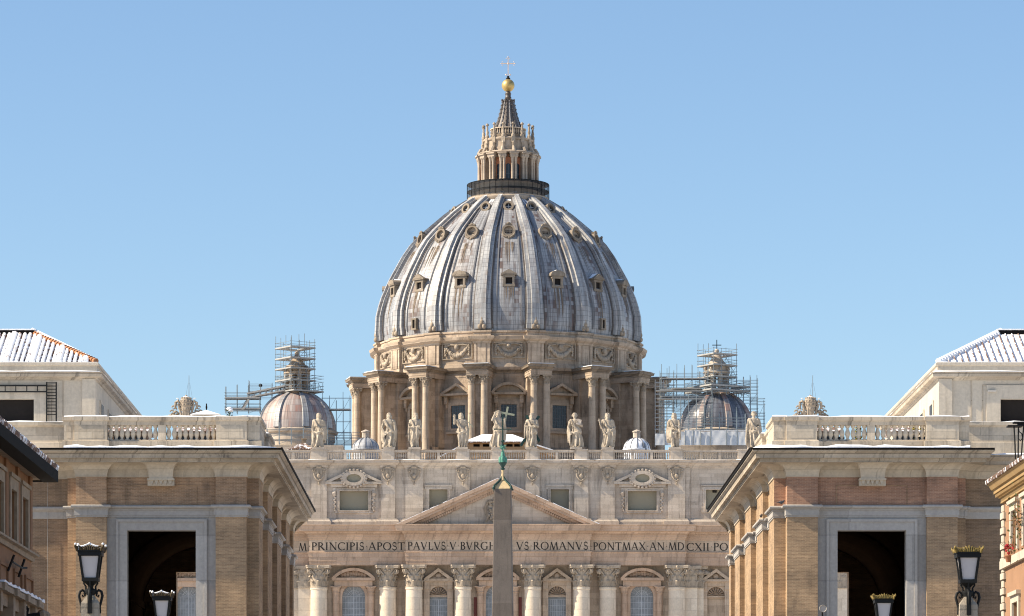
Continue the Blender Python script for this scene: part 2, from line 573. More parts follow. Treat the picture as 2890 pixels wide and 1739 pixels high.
def drift(path, o0, o1, z, h, step=1.1, parent=None, name='snow_layer', amp=.5):
    """an uneven ribbon of lying snow that follows a plan path"""
    pts = []
    for a, b in zip(path, path[1:]):
        L = sqrt((b[0] - a[0]) ** 2 + (b[1] - a[1]) ** 2)
        n = max(1, int(L / step))
        pts += [(a[0] + (b[0] - a[0]) * i / n, a[1] + (b[1] - a[1]) * i / n) for i in range(n)]
    pts.append(path[-1])
    mb = MB()
    rings = []
    n = len(pts)
    for i, p in enumerate(pts):
        q, r = pts[max(i - 1, 0)], pts[min(i + 1, n - 1)]
        dx, dy = r[0] - q[0], r[1] - q[1]
        l = sqrt(dx * dx + dy * dy) or 1
        nx, ny = dy / l, -dx / l
        hh = h * (1 + amp * random.uniform(-1, 1))
        oo = o1 + .06 * random.uniform(-1, .6)
        rings += [(p[0] + nx * o0, p[1] + ny * o0, z), (p[0] + nx * o0, p[1] + ny * o0, z + hh * .9),
                  (p[0] + nx * (o0 + o1) / 2, p[1] + ny * (o0 + o1) / 2, z + hh * 1.1),
                  (p[0] + nx * (oo - .06), p[1] + ny * (oo - .06), z + hh * .8), (p[0] + nx * oo, p[1] + ny * oo, z + hh * .3), (p[0] + nx * (oo - .02), p[1] + ny * (oo - .02), z)]
    fs = [(i * 6 + a, (i + 1) * 6 + a, (i + 1) * 6 + a + 1, i * 6 + a + 1) for i in range(n - 1) for a in range(5)]
    mb.add(rings, fs + [(0, 1, 2, 3, 4, 5), tuple((n - 1) * 6 + a for a in range(6))])
    return mb.build(name, 'snow', parent, smooth=60)

# ================================================================ the ground
g = MB().box(-4000, 4000, -600, 9000, -2.0, 0.0).build('ground', 'ground')
g['kind'] = 'structure'
g = MB().box(-60, 60, -600, 336, -1.0, .004).build('street', 'street')
g['kind'] = 'structure'

# ================================================================ the basilica
D0 = 624.0
Y0 = D0
XC = PX(1405, D0)
K0 = D0 / F
def FX(o): return XC + o * K0           # offset from the facade's axis, photograph pixels -> metres
def FZ(py): return PZ(py, D0)

church = thing('basilica', 'vast pale basilica with a ribbed grey dome behind its inscribed columned facade', 'church', (XC, Y0 + 60, 0), in_world=True)

# --- plan steps of the front
zArc, zFas, zFri, zCor, zTop = FZ(1594), FZ(1556), FZ(1523), FZ(1500), FZ(1481)
YW = {'c': Y0 + 2.7, 'm': Y0 + 3.4, 'o': Y0 + 4.3}
YE = {'c': Y0 + .15, 'm': Y0 + 1.15, 'o': Y0 + 2.5}
ent_path = [(FX(-1035), YE['o']), (FX(-533), YE['o']), (FX(-533), YE['m']), (FX(-260), YE['m']), (FX(-260), YE['c']),
            (FX(260), YE['c']), (FX(260), YE['m']), (FX(529), YE['m']), (FX(529), YE['o']), (FX(1035), YE['o'])]
arch_prof = [(-.8, zArc), (0, zArc), (0, zArc + .62), (.07, zArc + .63), (.07, zArc + 1.3), (.14, zArc + 1.31), (.14, zFas - .25), (.3, zFas - .1), (.3, zFas), (.02, zFas + .05)]
MB().sweep(ent_path, arch_prof).build('architrave', 'cornice', church)
MB().sweep(ent_path, [(.02, zFas + .03), (.02, zFri)]).build('frieze', 'basilica', church)
cp = [(.02, zFri), (.12, zFri + .1), (.18, zFri + .35), (.3, zFri + .45), (.3, zCor - .42), (.42, zCor - .40), (.62, zCor - .06), (1.0, zCor), (1.55, zCor + .03),
      (1.55, zCor + .42), (1.62, zCor + .45), (1.7, zTop - .2), (1.82, zTop - .12), (1.82, zTop), (-1.6, zTop + .12)]
cornice = MB().sweep(ent_path, cp).build('main_cornice', 'cornice', church)
dn = MB()
for (xa, ya), (xb, yb) in zip(ent_path, ent_path[1:]):
    if ya == yb:
        n = int((xb - xa + .8) / .42)
        for i in range(n):
            x = xa - .3 + (xb - xa + .6) * (i + .5) / n
            dn.box(x - .12, x + .12, ya - .56, ya - .298, zCor - .40, zCor - .08)
dn.build('dentil_course', 'cornice', cornice)['kind'] = 'stuff'


# --- Roman capitals, drawn stroke by stroke
def glyph(ch):
    q = []
    T, t = .15, .07

    def ln(p0, p1, w):
        dx, dy = p1[0] - p0[0], p1[1] - p0[1]
        if abs(dy) > 1e-3 * abs(dx) and abs(dy) > .3 * abs(dx):
            h = w / 2 * sqrt(dx * dx + dy * dy) / abs(dy)
            q.append([(p0[0] - h, p0[1]), (p0[0] + h, p0[1]), (p1[0] + h, p1[1]), (p1[0] - h, p1[1])])
        else:
            q.append([(p0[0], p0[1] - w / 2), (p1[0], p1[1] - w / 2), (p1[0], p1[1] + w / 2), (p0[0], p0[1] + w / 2)])

    def sf(x, y, w=.15):
        q.append([(x - w, y), (x + w, y), (x + w * .8, y + .035), (x - w * .8, y + .035)] if y < .5 else
                 [(x - w * .8, y - .035), (x + w * .8, y - .035), (x + w, y), (x - w, y)])

    def arc(cx, cy, rx, ry, a0, a1, n=12, T=T, t=t):
        for i in range(n):
            A, B = radians(a0 + (a1 - a0) * i / n), radians(a0 + (a1 - a0) * (i + 1) / n)
            r = []
            for a in (A, B):
                w = (t + (T - t) * abs(cos(a)) ** 1.3) / 2
                r.append(((cx + (rx + w) * cos(a), cy + (ry + w) * sin(a)), (cx + (rx - w) * cos(a), cy + (ry - w) * sin(a))))
            q.append([r[0][0], r[1][0], r[1][1], r[0][1]])

    def stem(x, w=T):
        ln((x, 0), (x, 1), w); sf(x, 0); sf(x, 1)

    if ch == 'I': stem(.16); adv = .32
    elif ch == 'L': stem(.16); ln((.16, .03), (.6, .03), t); ln((.58, 0), (.6, .18), t); adv = .64
    elif ch == 'E':
        stem(.16); ln((.16, .03), (.58, .03), t); ln((.16, .97), (.56, .97), t); ln((.16, .52), (.48, .52), t)
        ln((.57, 0), (.59, .16), t); ln((.55, 1), (.55, .86), t); adv = .64
    elif ch == 'H': stem(.16); stem(.8); ln((.16, .52), (.8, .52), t); adv = .96
    elif ch == 'T': stem(.4); ln((.04, .97), (.76, .97), t); ln((.04, .84), (.04, 1), t); ln((.76, .84), (.76, 1), t); adv = .8
    elif ch == 'P': stem(.16); arc(.3, .73, .26, .24, 90, -90); ln((.16, .97), (.3, .97), t); ln((.16, .49), (.3, .49), t); adv = .62
    elif ch == 'R':
        stem(.16); arc(.3, .74, .25, .23, 90, -90); ln((.16, .97), (.3, .97), t); ln((.16, .51), (.3, .51), t)
        ln((.78, .0), (.34, .5), T); sf(.8, 0, .1); adv = .8
    elif ch == 'B':
        stem(.16); arc(.3, .75, .22, .22, 90, -90); arc(.3, .27, .28, .25, 90, -90)
        for y in (.97, .53, .03): ln((.16, y), (.32, y), t)
        adv = .66
    elif ch == 'D': stem(.16); arc(.34, .5, .44, .47, 90, -90, 16); ln((.16, .97), (.36, .97), t); ln((.16, .03), (.36, .03), t); adv = .86
    elif ch == 'N': ln((.14, 0), (.14, 1), t); ln((.8, 0), (.8, 1), t); ln((.8, 0), (.14, 1), T); sf(.14, 0, .13); sf(.8, 1, .13); sf(.1, 1, .1); adv = .92
    elif ch == 'M':
        ln((.08, 0), (.2, 1), t); ln((.5, 0), (.2, 1), T); ln((.5, 0), (.8, 1), t); ln((.94, 0), (.8, 1), T); sf(.08, 0, .11); sf(.94, 0, .13); adv = 1.02
    elif ch == 'A': ln((.08, 0), (.42, 1), t); ln((.78, 0), (.42, 1), T); ln((.2, .36), (.66, .36), t); sf(.08, 0, .11); sf(.78, 0, .13); adv = .86
    elif ch == 'V': ln((.42, 0), (.08, 1), T); ln((.42, 0), (.76, 1), t); sf(.08, 1, .13); sf(.76, 1, .11); adv = .84
    elif ch == 'X': ln((.76, 0), (.1, 1), T); ln((.08, 0), (.74, 1), t); sf(.08, 0, .1); sf(.76, 0, .13); sf(.1, 1, .13); sf(.74, 1, .1); adv = .84
    elif ch == 'O': arc(.48, .5, .41, .48, 0, 360, 22); adv = .96
    elif ch == 'C': arc(.5, .5, .43, .48, 48, 312, 18); ln((.79, .76), (.79, .95), t); ln((.79, .06), (.79, .2), t); adv = .84
    elif ch == 'G': arc(.5, .5, .43, .48, 48, 318, 18); ln((.8, .05), (.8, .42), T); sf(.8, .44, .13); ln((.79, .76), (.79, .95), t); adv = .92
    elif ch == 'S':
        arc(.28, .745, .2, .235, 35, 270, 14, t, T); arc(.28, .265, .22, .245, -145, 90, 14, t, T); ln((.44, .76), (.44, .93), t); ln((.07, .06), (.07, .24), t); adv = .56
    else: q.append([(.1, .5), (.16, .43), (.22, .5), (.16, .57)]); adv = .3
    return q, adv


def inscribe(text, x0, x1, z0, h, y):
    gap = .10
    gl = [glyph(c) for c in text]
    sx = (x1 - x0) / sum(a + gap for _, a in gl)
    mb = MB()
    x = x0
    for q, a in gl:
        for i, p in enumerate(q):
            mb.py([(x + (px + gap / 2) * sx, z0 + pz * h) for px, pz in p], y - .02 - .0006 * i, y + .05)
        x += (a + gap) * sx
    return mb


zI, hI = FZ(1551.5), (1551.5 - 1529.5) * K0
for txt, a, b, pl in (('IN·HONORE', 625, 826, 'o'), ('M', 840, 864, 'o'), ('·PRINCIPIS·APOST', 867, 1143, 'm'), ('PAVLVS·V·BVRG', 1149, 1378, 'c'), ('HESI', 1379, 1441, 'c'), ('VS·ROMANVS', 1456, 1661, 'c'),
                      ('·PONTMAX·AN·MD', 1664, 1933, 'm'), ('CXII·PONT·VII', 1939, 2158, 'o')):
    inscribe(txt, PX(a, D0), PX(b, D0), zI, hI, YE[pl] - .02).build('inscription', 'ink', church)

# --- walls behind the columns, with window openings
zB = 14.0
bays = []      # (offset, kind)
wc = MB()
def hole(o, hw, pt, pb): return (FX(o - hw), FX(o + hw), FZ(pb), FZ(pt))
for pl, spans in (('c', ((-260, 260),)), ('m', ((-533, -260), (260, 529))), ('o', ((-1035, -533), (529, 1035)))):
    for a, b in spans:
        hs = []
        for o in (-879, -620, -409, -168, 0, 168, 409, 620, 879):
            if a < o < b:
                if o in (-409, 409, 879, -879): hs.append(hole(o, 32.5, 1647, 1900)); bays.append((o, 'arch', pl))
                elif o == 0: hs.append(hole(o, 34, 1647, 1900)); bays.append((o, 'loggia', pl))
                else: hs.append(hole(o, 25, 1650, 1880)); bays.append((o, 'niche', pl))
        wc.wall(FX(a), FX(b), zB, zTop, YW[pl], hs, 1.0)
for x, p, q in ((-260, 'c', 'm'), (260, 'c', 'm'), (-533, 'm', 'o'), (529, 'm', 'o')):
    wc.add([(FX(x), YW[p], zB), (FX(x), YW[q], zB), (FX(x), YW[q], zTop), (FX(x), YW[p], zTop)], [(0, 1, 2, 3)])
wc.build('front_wall', 'basilica', church)
nv = MB()
nv.box(FX(-1035), FX(1035), Y0 + 8, Y0 + 22, 2, FZ(1300))
nv.box(FX(-560), FX(560), Y0 + 22, Y0 + 150, 2, 52)
nv.box(FX(-1035), FX(-1036.5), YW['o'], Y0 + 8, 2, FZ(1300)).box(FX(1035), FX(1036.5), YW['o'], Y0 + 8, 2, FZ(1300))
nv.build('nave', 'basilica', church)
pd = MB()
for i in range(12): pd.box(FX(-1100 - 12 * (12 - i)), FX(1100 + 12 * (12 - i)), Y0 - 6 - 1.2 * (12 - i), Y0 + 20, 14 - 1.17 * (12 - i), 14 - 1.17 * (11 - i) - .001)
pd.build('steps', 'travertine', church)

for o, kind, pl in bays:
    y = YW[pl]
    arch_w = 32.5 if kind != 'niche' else 25
    if kind == 'loggia': arch_w = 34
    r = arch_w * K0
    cx = FX(o)
    fr = MB()
    if kind in ('arch', 'loggia'):
        zs = FZ(1647) - r
        fr.spandrel(cx, zs, r, FZ(1646), y + .02, y + .98)
        fr.arch(cx, zs, r, .55, y - .22, y)
        fr.box(cx - r - .55, cx - r, y - .22, y, zB, zs).box(cx + r, cx + r + .55, y - .22, y, zB, zs)
        fr.box(cx - .35, cx + .35, y - .42, y, zs + r - .1, zs + r + 1.0)          # keystone
        # aedicule: half columns, entablature, curved pediment
        hw = 61 * K0
        for sgn in (-1, 1):
            x = cx + sgn * 50 * K0
            fr.lathe([(.5, zB), (.5, FZ(1672)), (.62, FZ(1670)), (.55, FZ(1667)), (.78, FZ(1655))], x, y - .35, 12)
            fr.box(x - .85, x + .85, y - .95, y, FZ(1655), FZ(1652))
        zt = FZ(1628)
        fr.box(cx - hw + .4, cx + hw - .4, y - .8, y, FZ(1652), zt - .45)
        fr.box(cx - hw, cx + hw, y - 1.25, y, zt - .45, zt)
        R = (hw * hw + 1.55 ** 2) / (2 * 1.55)
        a = math.asin(hw / R)
        fr.arch(cx, zt + 1.55 - R, R - .45, .45, y - 1.3, y, 16, pi / 2 - a, pi / 2 + a)
        for i in range(9):                                                         # carved tympanum
            t = (i - 4) / 4.6
            fr.ell((cx + t * hw * .62, y - .1, zt + .3 + .45 * (1 - t * t)), (.34, .3, .34 + .12 * ((i * 7) % 3)), 7, 5)
    else:
        hw = 41 * K0
        zt = FZ(1631)
        fr.frame(cx - 25 * K0, cx + 25 * K0, FZ(1900), FZ(1650), .6, y - .25, y, .25, False)
        fr.box(cx - hw + .5, cx + hw - .5, y - .5, y, FZ(1640), zt - .35)
        for sgn in (-1, 1):
            fr.box(cx + sgn * hw * .8 - .4, cx + sgn * hw * .8 + .4, y - .55, y, FZ(1660), zt - .35)
            fr.box(cx + sgn * hw * .86 - .28, cx + sgn * hw * .86 + .28, y - .3, y, zB, FZ(1660))
            fr.py([(cx + sgn * hw, zt), (cx, FZ(1601)), (cx, FZ(1601) - .55), (cx + sgn * (hw - .8), zt)], y - 1.0, y)
        fr.box(cx - hw, cx + hw, y - .95, y, zt - .35, zt - .002)
        fr.ell((cx, y - .15, zt + .45), (.5, .35, .55), 8, 6).ell((cx - .8, y - .1, zt + .2), (.5, .25, .2), 7, 5).ell((cx + .8, y - .1, zt + .2), (.5, .25, .2), 7, 5)
        zs = FZ(1677)
        fr.spandrel(cx, zs, 25 * K0, FZ(1649), y + .02, y + .5)
        fr.box(cx - 1.4, cx + 1.4, y + .3, y + .98, zs - .25, zs)
        for i in range(9):                                                         # scallop shell
            a0, a1 = pi * i / 9 + .03, pi * (i + 1) / 9 - .03
            fr.add([(cx, y + .35, zs + .1)] + [(cx + 1.36 * cos(a), y + .55, zs + 1.36 * sin(a)) for a in (a0, (a0 + a1) / 2, a1)] + [(cx + .9 * cos((a0 + a1) / 2), y + .1, zs + .9 * sin((a0 + a1) / 2))],
                   [(0, 1, 4), (1, 2, 4), (2, 3, 4), (3, 0, 4)])
    win = fr.build('facade_window', 'basilica' if kind == 'niche' else 'cornice', church, smooth=40)
    gl = MB().box(cx - r, cx + r, y + .9, y + 1.1, zB, FZ(1640))
    if kind == 'niche':
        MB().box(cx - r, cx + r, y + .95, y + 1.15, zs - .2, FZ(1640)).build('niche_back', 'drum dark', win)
    if kind == 'niche' and abs(o) > 500:
        MB().box(cx - r, cx + r, y + .9, y + 1.1, zB, zs).build('niche_panel', 'basilica', win)
    else:
        gl.build('glass', 'glass', win)
        lt = MB()
        top = FZ(1647) if kind != 'niche' else FZ(1689)
        zs2 = top - r if kind != 'niche' else top
        nb = 8
        for i in range(1, nb):
            x = cx - r + 2 * r * i / nb
            lt.box(x - (.05 if i == nb // 2 else .022), x + (.05 if i == nb // 2 else .022), y + .84, y + .9, zB, zs2 if i != nb // 2 else top)
        z = zs2
        while z > 33:
            lt.box(cx - r, cx + r, y + .83, y + .89, z - .025, z + .025); z -= .95
        if kind != 'niche':
            lt.arch(cx, zs2, r * .52, .05, y + .83, y + .89, 12)
            for i in range(1, 8):
                a = pi * i / 8
                lt.tube([(cx + r * .25 * cos(a), y + .86, zs2 + r * .25 * sin(a)), (cx + r * cos(a), y + .86, zs2 + r * sin(a))], .03, 4)
        lt.build('window_bars', 'lattice', win)
for o in (-62, 62):       # dark red marble strips beside the middle window
    MB().box(FX(o - 6), FX(o + 6), YW['c'] - .06, YW['c'] + .1, zB, FZ(1683)).build('marble_panel', 'redmarble', church)


# --- Corinthian capital and column, one of each then copied
def capital(r, h, square=False):
    mb = MB()
    n = 16

    def bell(t): return r * (1 + .02 * t + .30 * max(0, t - .45) ** 1.6 * 2)
    mb.lathe([(r * 1.08, 0), (r * 1.12, .03 * h), (r * 1.04, .06 * h)] + [(bell(t / 8) * .98, h * (.06 + .80 * t / 8)) for t in range(9)], 0, 0, n)

    def leaf(a, z0, z1, w, out):
        def fn(u, v):
            t = v
            rr = bell((z0 + (z1 - z0) * min(t, .9)) / h) * (1.03 + .10 * sin(t * pi * .5))
            rr += r * out * max(0, t - .55) ** 1.5 * 3
            z = z0 + (z1 - z0) * (t if t < .82 else .82 - (t - .82) * 1.1)
            ww = w * (1 - .55 * t * t) * (1 + .12 * sin(t * 22))
            rr -= abs(u - .5) * r * .16
            aa = a + (u - .5) * ww / r
            return (rr * sin(aa), -rr * cos(aa), z)
        mb.grid(fn, 4, 7)
    for i in range(8):
        leaf(2 * pi * i / 8, .05 * h, .40 * h, .72 * r, .16)
        leaf(2 * pi * (i + .5) / 8, .22 * h, .64 * h, .66 * r, .22)
    for i in range(4):           # corner scrolls
        a = pi / 4 + pi / 2 * i
        for sgn in (-1, 1):
            pts = []
            for k in range(15):
                t = k / 14
                ang = t * 3.0 * pi
                rad = .34 * r * (1 - .75 * t)
                d = r * 1.42 + rad * sin(ang - pi / 2) * .9 + .1 * r
                z = h * .74 + rad * cos(ang - pi / 2 + pi) * 1.0
                aa = a + sgn * .07
                pts.append((d * sin(aa), -d * cos(aa), z))
            mb.tube(pts, [.10 * r] * 6 + [.085 * r] * 9, 5)
        mb.tube([(bell(.45) * sin(a + s * .5) * 1.05, -bell(.45) * cos(a + s * .5) * 1.05, h * .52) for s in (1,)] + [(r * 1.45 * sin(a), -r * 1.45 * cos(a), h * .80)], .1 * r, 5)
        mb.tube([(bell(.45) * sin(a - .5) * 1.05, -bell(.45) * cos(a - .5) * 1.05, h * .52)] + [(r * 1.45 * sin(a), -r * 1.45 * cos(a), h * .80)], .1 * r, 5)
        b = pi / 2 * i           # little middle scrolls and the flower on the abacus
        for sgn in (-1, 1):
            mb.ell((r * 1.22 * sin(b + sgn * .2), -r * 1.22 * cos(b + sgn * .2), h * .76), (.17 * r, .17 * r, .17 * r), 7, 5)
        mb.ell((r * 1.42 * sin(b), -r * 1.42 * cos(b), h * .92), (.2 * r, .2 * r, .2 * r), 7, 5)
    ab = []
    for i in range(4):           # abacus with hollow sides
        a = pi / 4 + pi / 2 * i
        for t in (-.08, .08): ab.append((r * 1.98 * sin(a + t), -r * 1.98 * cos(a + t)))
        for t in (.25, .5, .75):
            b = a + pi / 2 * t
            d = r * (1.36 + .22 * abs(t - .5) * 2)
            ab.append((d * sin(b), -d * cos(b)))
    mb.pz(ab, h * .86, h * .93)
    mb.pz([(x * 1.04, y * 1.04) for x, y in ab], h * .93, h)
    if square:
        def sq(p):
            a = atan2(p[0], -p[1])
            f = 1 / max(abs(sin(a)), abs(cos(a)))
            f = 1 + (f - 1) * (1 - min(1, max(0, p[2] / h - .72) / .1))
            return (p[0] * f, p[1] * f * .45, p[2])
        mb.v = [sq(p) for p in mb.v]
    return mb


RC = 1.28
zCap = FZ(1657)
hCap = zArc - zCap
colm = MB().lathe([(RC * 1.12, zB), (RC * 1.1, zB + 8), (RC * 1.07, zCap - 9), (RC * 1.0, zCap - .35), (RC * 1.07, zCap - .3), (RC * 1.07, zCap)], 0, 0, 32)
col0 = cap0 = None
for o in (-507, -311.5, -237, -98.5, 98.5, 237, 311.5, 507):
    yc = Y0 + (1.35 if abs(o) < 260 else 2.35)
    if col0 is None:
        col0 = colm.build('facade_column', 'shaft', church, smooth=50, loc=(FX(o), yc, 0))
        cap0 = capital(RC, hCap).build('capital', 'carved', col0, smooth=40, loc=(0, 0, zCap))
    else:
        c = inst(col0, church, (FX(o), yc, 0))
        inst(cap0, c, (0, 0, zCap))
pm = MB().box(-1.35, 1.35, -.35, 1.2, zB, zCap)
p0 = None
for o in (-541, 541, -700, 700, -790, 790, -970, 970, -560, 560):
    at = (FX(o), Y0 + (2.9 if abs(o) < 545 else 3.9), 0)
    if p0 is None:
        p0 = pm.build('facade_pilaster', 'shaft', church, loc=at)
        q0 = capital(RC, hCap, True).build('capital', 'carved', p0, smooth=40, loc=(0, 0, zCap))
    else:
        c = inst(p0, church, at)
        inst(q0, c, (0, 0, zCap))

# --- pediment
zp, za = FZ(1482), FZ(1353)
yp = YE['c']
for sgn in (-1, 1):
    xb = XC + sgn * 286 * K0

    def raked(d0, d1, y0, y1, mb):
        mb.py([(xb - sgn * d0 * 2.217, zp), (XC, za - d0), (XC, za - d1), (xb - sgn * d1 * 2.217, zp)], y0, y1)
    rk = MB()
    raked(0, .55, yp - 1.85, yp + 1.6, rk)
    raked(.552, 1.0, yp - 1.6, yp + 1.4, rk)
    raked(1.0, 1.45, yp - .62, yp + 1.4, rk)
    raked(1.452, 1.9, yp - .32, yp + 1.4, rk)
    n = 38
    for i in range(n):
        t = (i + .5) / n
        x = xb - sgn * 3.4 + (XC - xb + sgn * 3.4) * t
        z = zp + (za - 1.45 - zp) * t
        if t > .02: rk.py([(x - .13, z - .36), (x + .13, z - .36), (x + .13, z), (x - .13, z)], yp - .58, yp - .318)
    r_ = rk.build('raking_cornice', 'cornice', church)
    sn = MB()
    steps = 24
    for i in range(steps):
        a, b = i / steps, (i + 1) / steps
        h = random.uniform(.03, .12) if random.random() < .8 else .01
        sn.py([(xb + (XC - xb) * a, zp + (za - zp) * a + .002), (xb + (XC - xb) * b, zp + (za - zp) * b + .002), (xb + (XC - xb) * b, zp + (za - zp) * b + h), (xb + (XC - xb) * a, zp + (za - zp) * a + h)], yp - 1.8, yp + 1.2)
    sn.build('snow_layer', 'snow', r_)
ty = MB().py([(XC - 13, zp), (XC + 13, zp), (XC, za - 1.7)], yp + .15, yp + 1.5).build('tympanum', 'attic', church)
arms = MB()
rnd = random.Random(3)
arms.ell((XC, yp, zp + 2.2), (1.0, .5, 1.3), 12, 8)
for i in range(46):
    a = rnd.uniform(0, 2 * pi)
    r = rnd.uniform(.8, 1.5)
    arms.ell((XC + r * 1.15 * cos(a), yp + .05, zp + 2.5 + r * 1.35 * sin(a)), (rnd.uniform(.16, .36), .28, rnd.uniform(.16, .38)), 6, 5)
for sgn in (-1, 1): arms.tube([(XC + sgn * 1.5, yp, zp + 3.8), (XC + sgn * 2.0, yp, zp + 2.6), (XC + sgn * 1.6, yp, zp + 1.2), (XC + sgn * 1.9, yp, zp + .5)], [.18, .3, .25, .12], 6)
arms.ell((XC, yp, zp + 4.3), (.5, .4, .8), 8, 6)
arms.build('carved_shield', 'carved', ty, smooth=60)

# --- attic storey
YA = Y0 + 3.4
zA0, zA1 = zTop, FZ(1316)
apil = [(-507, 22), (-311.5, 20), (-237, 25), (-98.5, 20), (98.5, 20), (237, 20), (311.5, 20), (507, 24), (-700, 20), (700, 20), (-790, 20), (790, 20), (-970, 20), (970, 20)]
aw = []
for o in (-408, 410): aw.append((o, 41, 1381, 1436, 'big'))
for o in (-168.5, 176): aw.append((o, 26, 1376, 1433, 'small'))
for o in (-620, 618): aw.append((o, 28, 1377, 1434, 'small'))
for o in (-879, 879): aw.append((o, 41, 1381, 1436, 'big'))
wl = MB().wall(FX(-1035), FX(1035), zA0, zA1, YA, [hole(o, hw, a, b) for o, hw, a, b, _ in aw], .9)
wl.build('attic_wall', 'attic', church)


def stepped(xa, xb, y, steps):
    p = [(xa, y)]
    for a, b, dy in sorted(steps):
        p += [(a, y), (a, y - dy), (b, y - dy), (b, y)]
    return p + [(xb, y)]


psteps = [(FX(o - hw), FX(o + hw), .45) for o, hw in apil]
apath = stepped(FX(-1035), FX(1035), YA, psteps)
bpath = stepped(FX(-1035), FX(1035), YA, [(FX(o - hw - 4), FX(o + hw + 4), .55) for o, hw in apil])
MB().sweep(bpath, [(0, zA0), (.45, zA0), (.45, FZ(1468)), (.25, FZ(1464)), (.22, FZ(1461)), (0, FZ(1460))]).build('attic_base', 'attic', church)
zc = FZ(1295)
ac = MB().sweep(apath, [(.0, zA1), (.15, zA1 + .1), (.2, zA1 + .4), (.45, zA1 + .5), (.55, zc - .5), (.95, zc - .4), (.98, zc - .12), (1.1, zc - .05), (1.1, zc), (-3, zc + .05)]).build('attic_cornice', 'attic', church)
drift(apath, .2, 1.1, zc + .005, .07, 1.2, ac, amp=.8)

# carved head and swag that serves as capital of each attic pilaster
ct = MB()
ct.py([(-.8, 2.2), (.8, 2.2), (.85, 1.9), (.7, 1.5), (.62, .9), (.35, .35), (0, 0), (-.35, .35), (-.62, .9), (-.7, 1.5), (-.85, 1.9)], -.28, 0)
for i in range(5): ct.box(-.5 + .22 * i, -.38 + .22 * i, -.4, -.26, 1.2, 1.95)
for sgn in (-1, 1):
    ct.tube([(sgn * .55, -.25, 2.05), (sgn * .92, -.3, 2.0), (sgn * .98, -.3, 1.7), (sgn * .75, -.3, 1.6), (sgn * .72, -.3, 1.8)], .14, 6)
    ct.tube([(sgn * .8, -.2, 1.5), (sgn * .7, -.3, .9), (sgn * .35, -.3, .4), (0, -.35, .15)], [.12, .15, .15, .12], 6)
ct.ell((0, -.35, .95), (.32, .26, .36), 8, 6).ell((0, -.3, -.25), (.14, .14, .3), 6, 5).ell((0, -.25, 2.35), (.55, .22, .2), 8, 5)
pil0 = None
for o, hw in apil:
    mb = MB().box(FX(o - hw), FX(o + hw), YA - .45, YA, zA0 + .5, zA1)
    if abs(o) in (507,):
        s = 1 if o > 0 else -1
        mb.box(FX(o + s * hw), FX(o + s * (hw + 14)), YA - .22, YA, zA0 + .5, zA1)
    p = mb.build('attic_pilaster', 'attic', church)
    if pil0 is None: pil0 = ct.build('carved_head', 'carved', p, smooth=40, loc=(FX(o), YA - .42, FZ(1356)))
    else: inst(pil0, p, (FX(o), YA - .42, FZ(1356)))
for o, hw, a, b, kind in aw:
    x0, x1, z0, z1 = FX(o - hw), FX(o + hw), FZ(b), FZ(a)
    cx = FX(o)
    mb = MB().frame(x0, x1, z0, z1, .45, YA - .2, YA, .25).frame(x0 + .003, x1 - .003, z0 + .003, z1 - .003, .16, YA - .3, YA)
    if kind == 'small':
        mb.box(x0 - .75, x1 + .75, YA - .28, YA, z1 + .5, z1 + .72)
    else:
        for sgn in (-1, 1):
            xx = cx + sgn * 55 * K0
            mb.box(xx - .3, xx + .3, YA - .3, YA, FZ(1381), FZ(1372))
            mb.tube([(xx, YA - .2, FZ(1381)), (xx + sgn * .1, YA - .35, FZ(1388)), (xx, YA - .2, FZ(1396))], [.3, .34, .2], 7)
            for i in range(7): mb.ell((xx + .08 * (-1) ** i, YA - .12, FZ(1400 + 6 * i)), (.28 - .02 * i, .2, .22), 6, 5)
            mb.py([(cx + sgn * 81 * K0, FZ(1355)), (cx + sgn * 24 * K0, FZ(1328)), (cx + sgn * 24 * K0, FZ(1336)), (cx + sgn * 64 * K0, FZ(1355))], YA - .8, YA)
            mb.box(cx + sgn * 20 * K0, cx + sgn * 81 * K0, YA - .75, YA, FZ(1362), FZ(1355.2))
            mb.py([(cx + sgn * 26 * K0, FZ(1354)), (cx + sgn * 26 * K0, FZ(1342)), (cx + sgn * 50 * K0, FZ(1354))], YA - .2, YA)
        mb.box(cx - 66 * K0, cx + 66 * K0, YA - .35, YA, FZ(1371), FZ(1362.2))
        ex, ez, zo = 20.5 * K0, 12 * K0, FZ(1346)
        for r0, w, d in ((1.0, .42, .5), (1.36, .3, .36)):
            n = 22
            for i in range(n):
                A, B = 2 * pi * i / n, 2 * pi * (i + 1) / n
                q = [(cx + (ex * r0 + w * k) * cos(t), zo + (ez * r0 + w * k) * sin(t)) for t, k in ((A, 0), (A, 1), (B, 1), (B, 0))]
                mb.py(q, YA - .85 - d * .2, YA)
        for i in range(20):
            t = 2 * pi * i / 20
            mb.ell((cx + (ex + .78) * cos(t), YA - .7, zo + (ez + .72) * sin(t)), .24, 6, 5)
    w = mb.build('attic_window', 'attic', church, smooth=40)
    MB().box(x0 - .01, x1 + .01, YA + .75, YA + .95, z0 - .01, z1 + .01).build('shutter', 'pane', w)
    if kind == 'big':
        MB().py([(cx + ex * cos(2 * pi * i / 20), zo + ez * sin(2 * pi * i / 20)) for i in range(20)], YA - .5, YA).build('oval_opening', 'pane', w)
    if kind == 'small' and o > 500:
        MB().box(PX(2015, D0) , PX(2027, D0), YA + .6, YA + .75, FZ(1384.5), FZ(1377.5)).build('vent', 'dark', w)

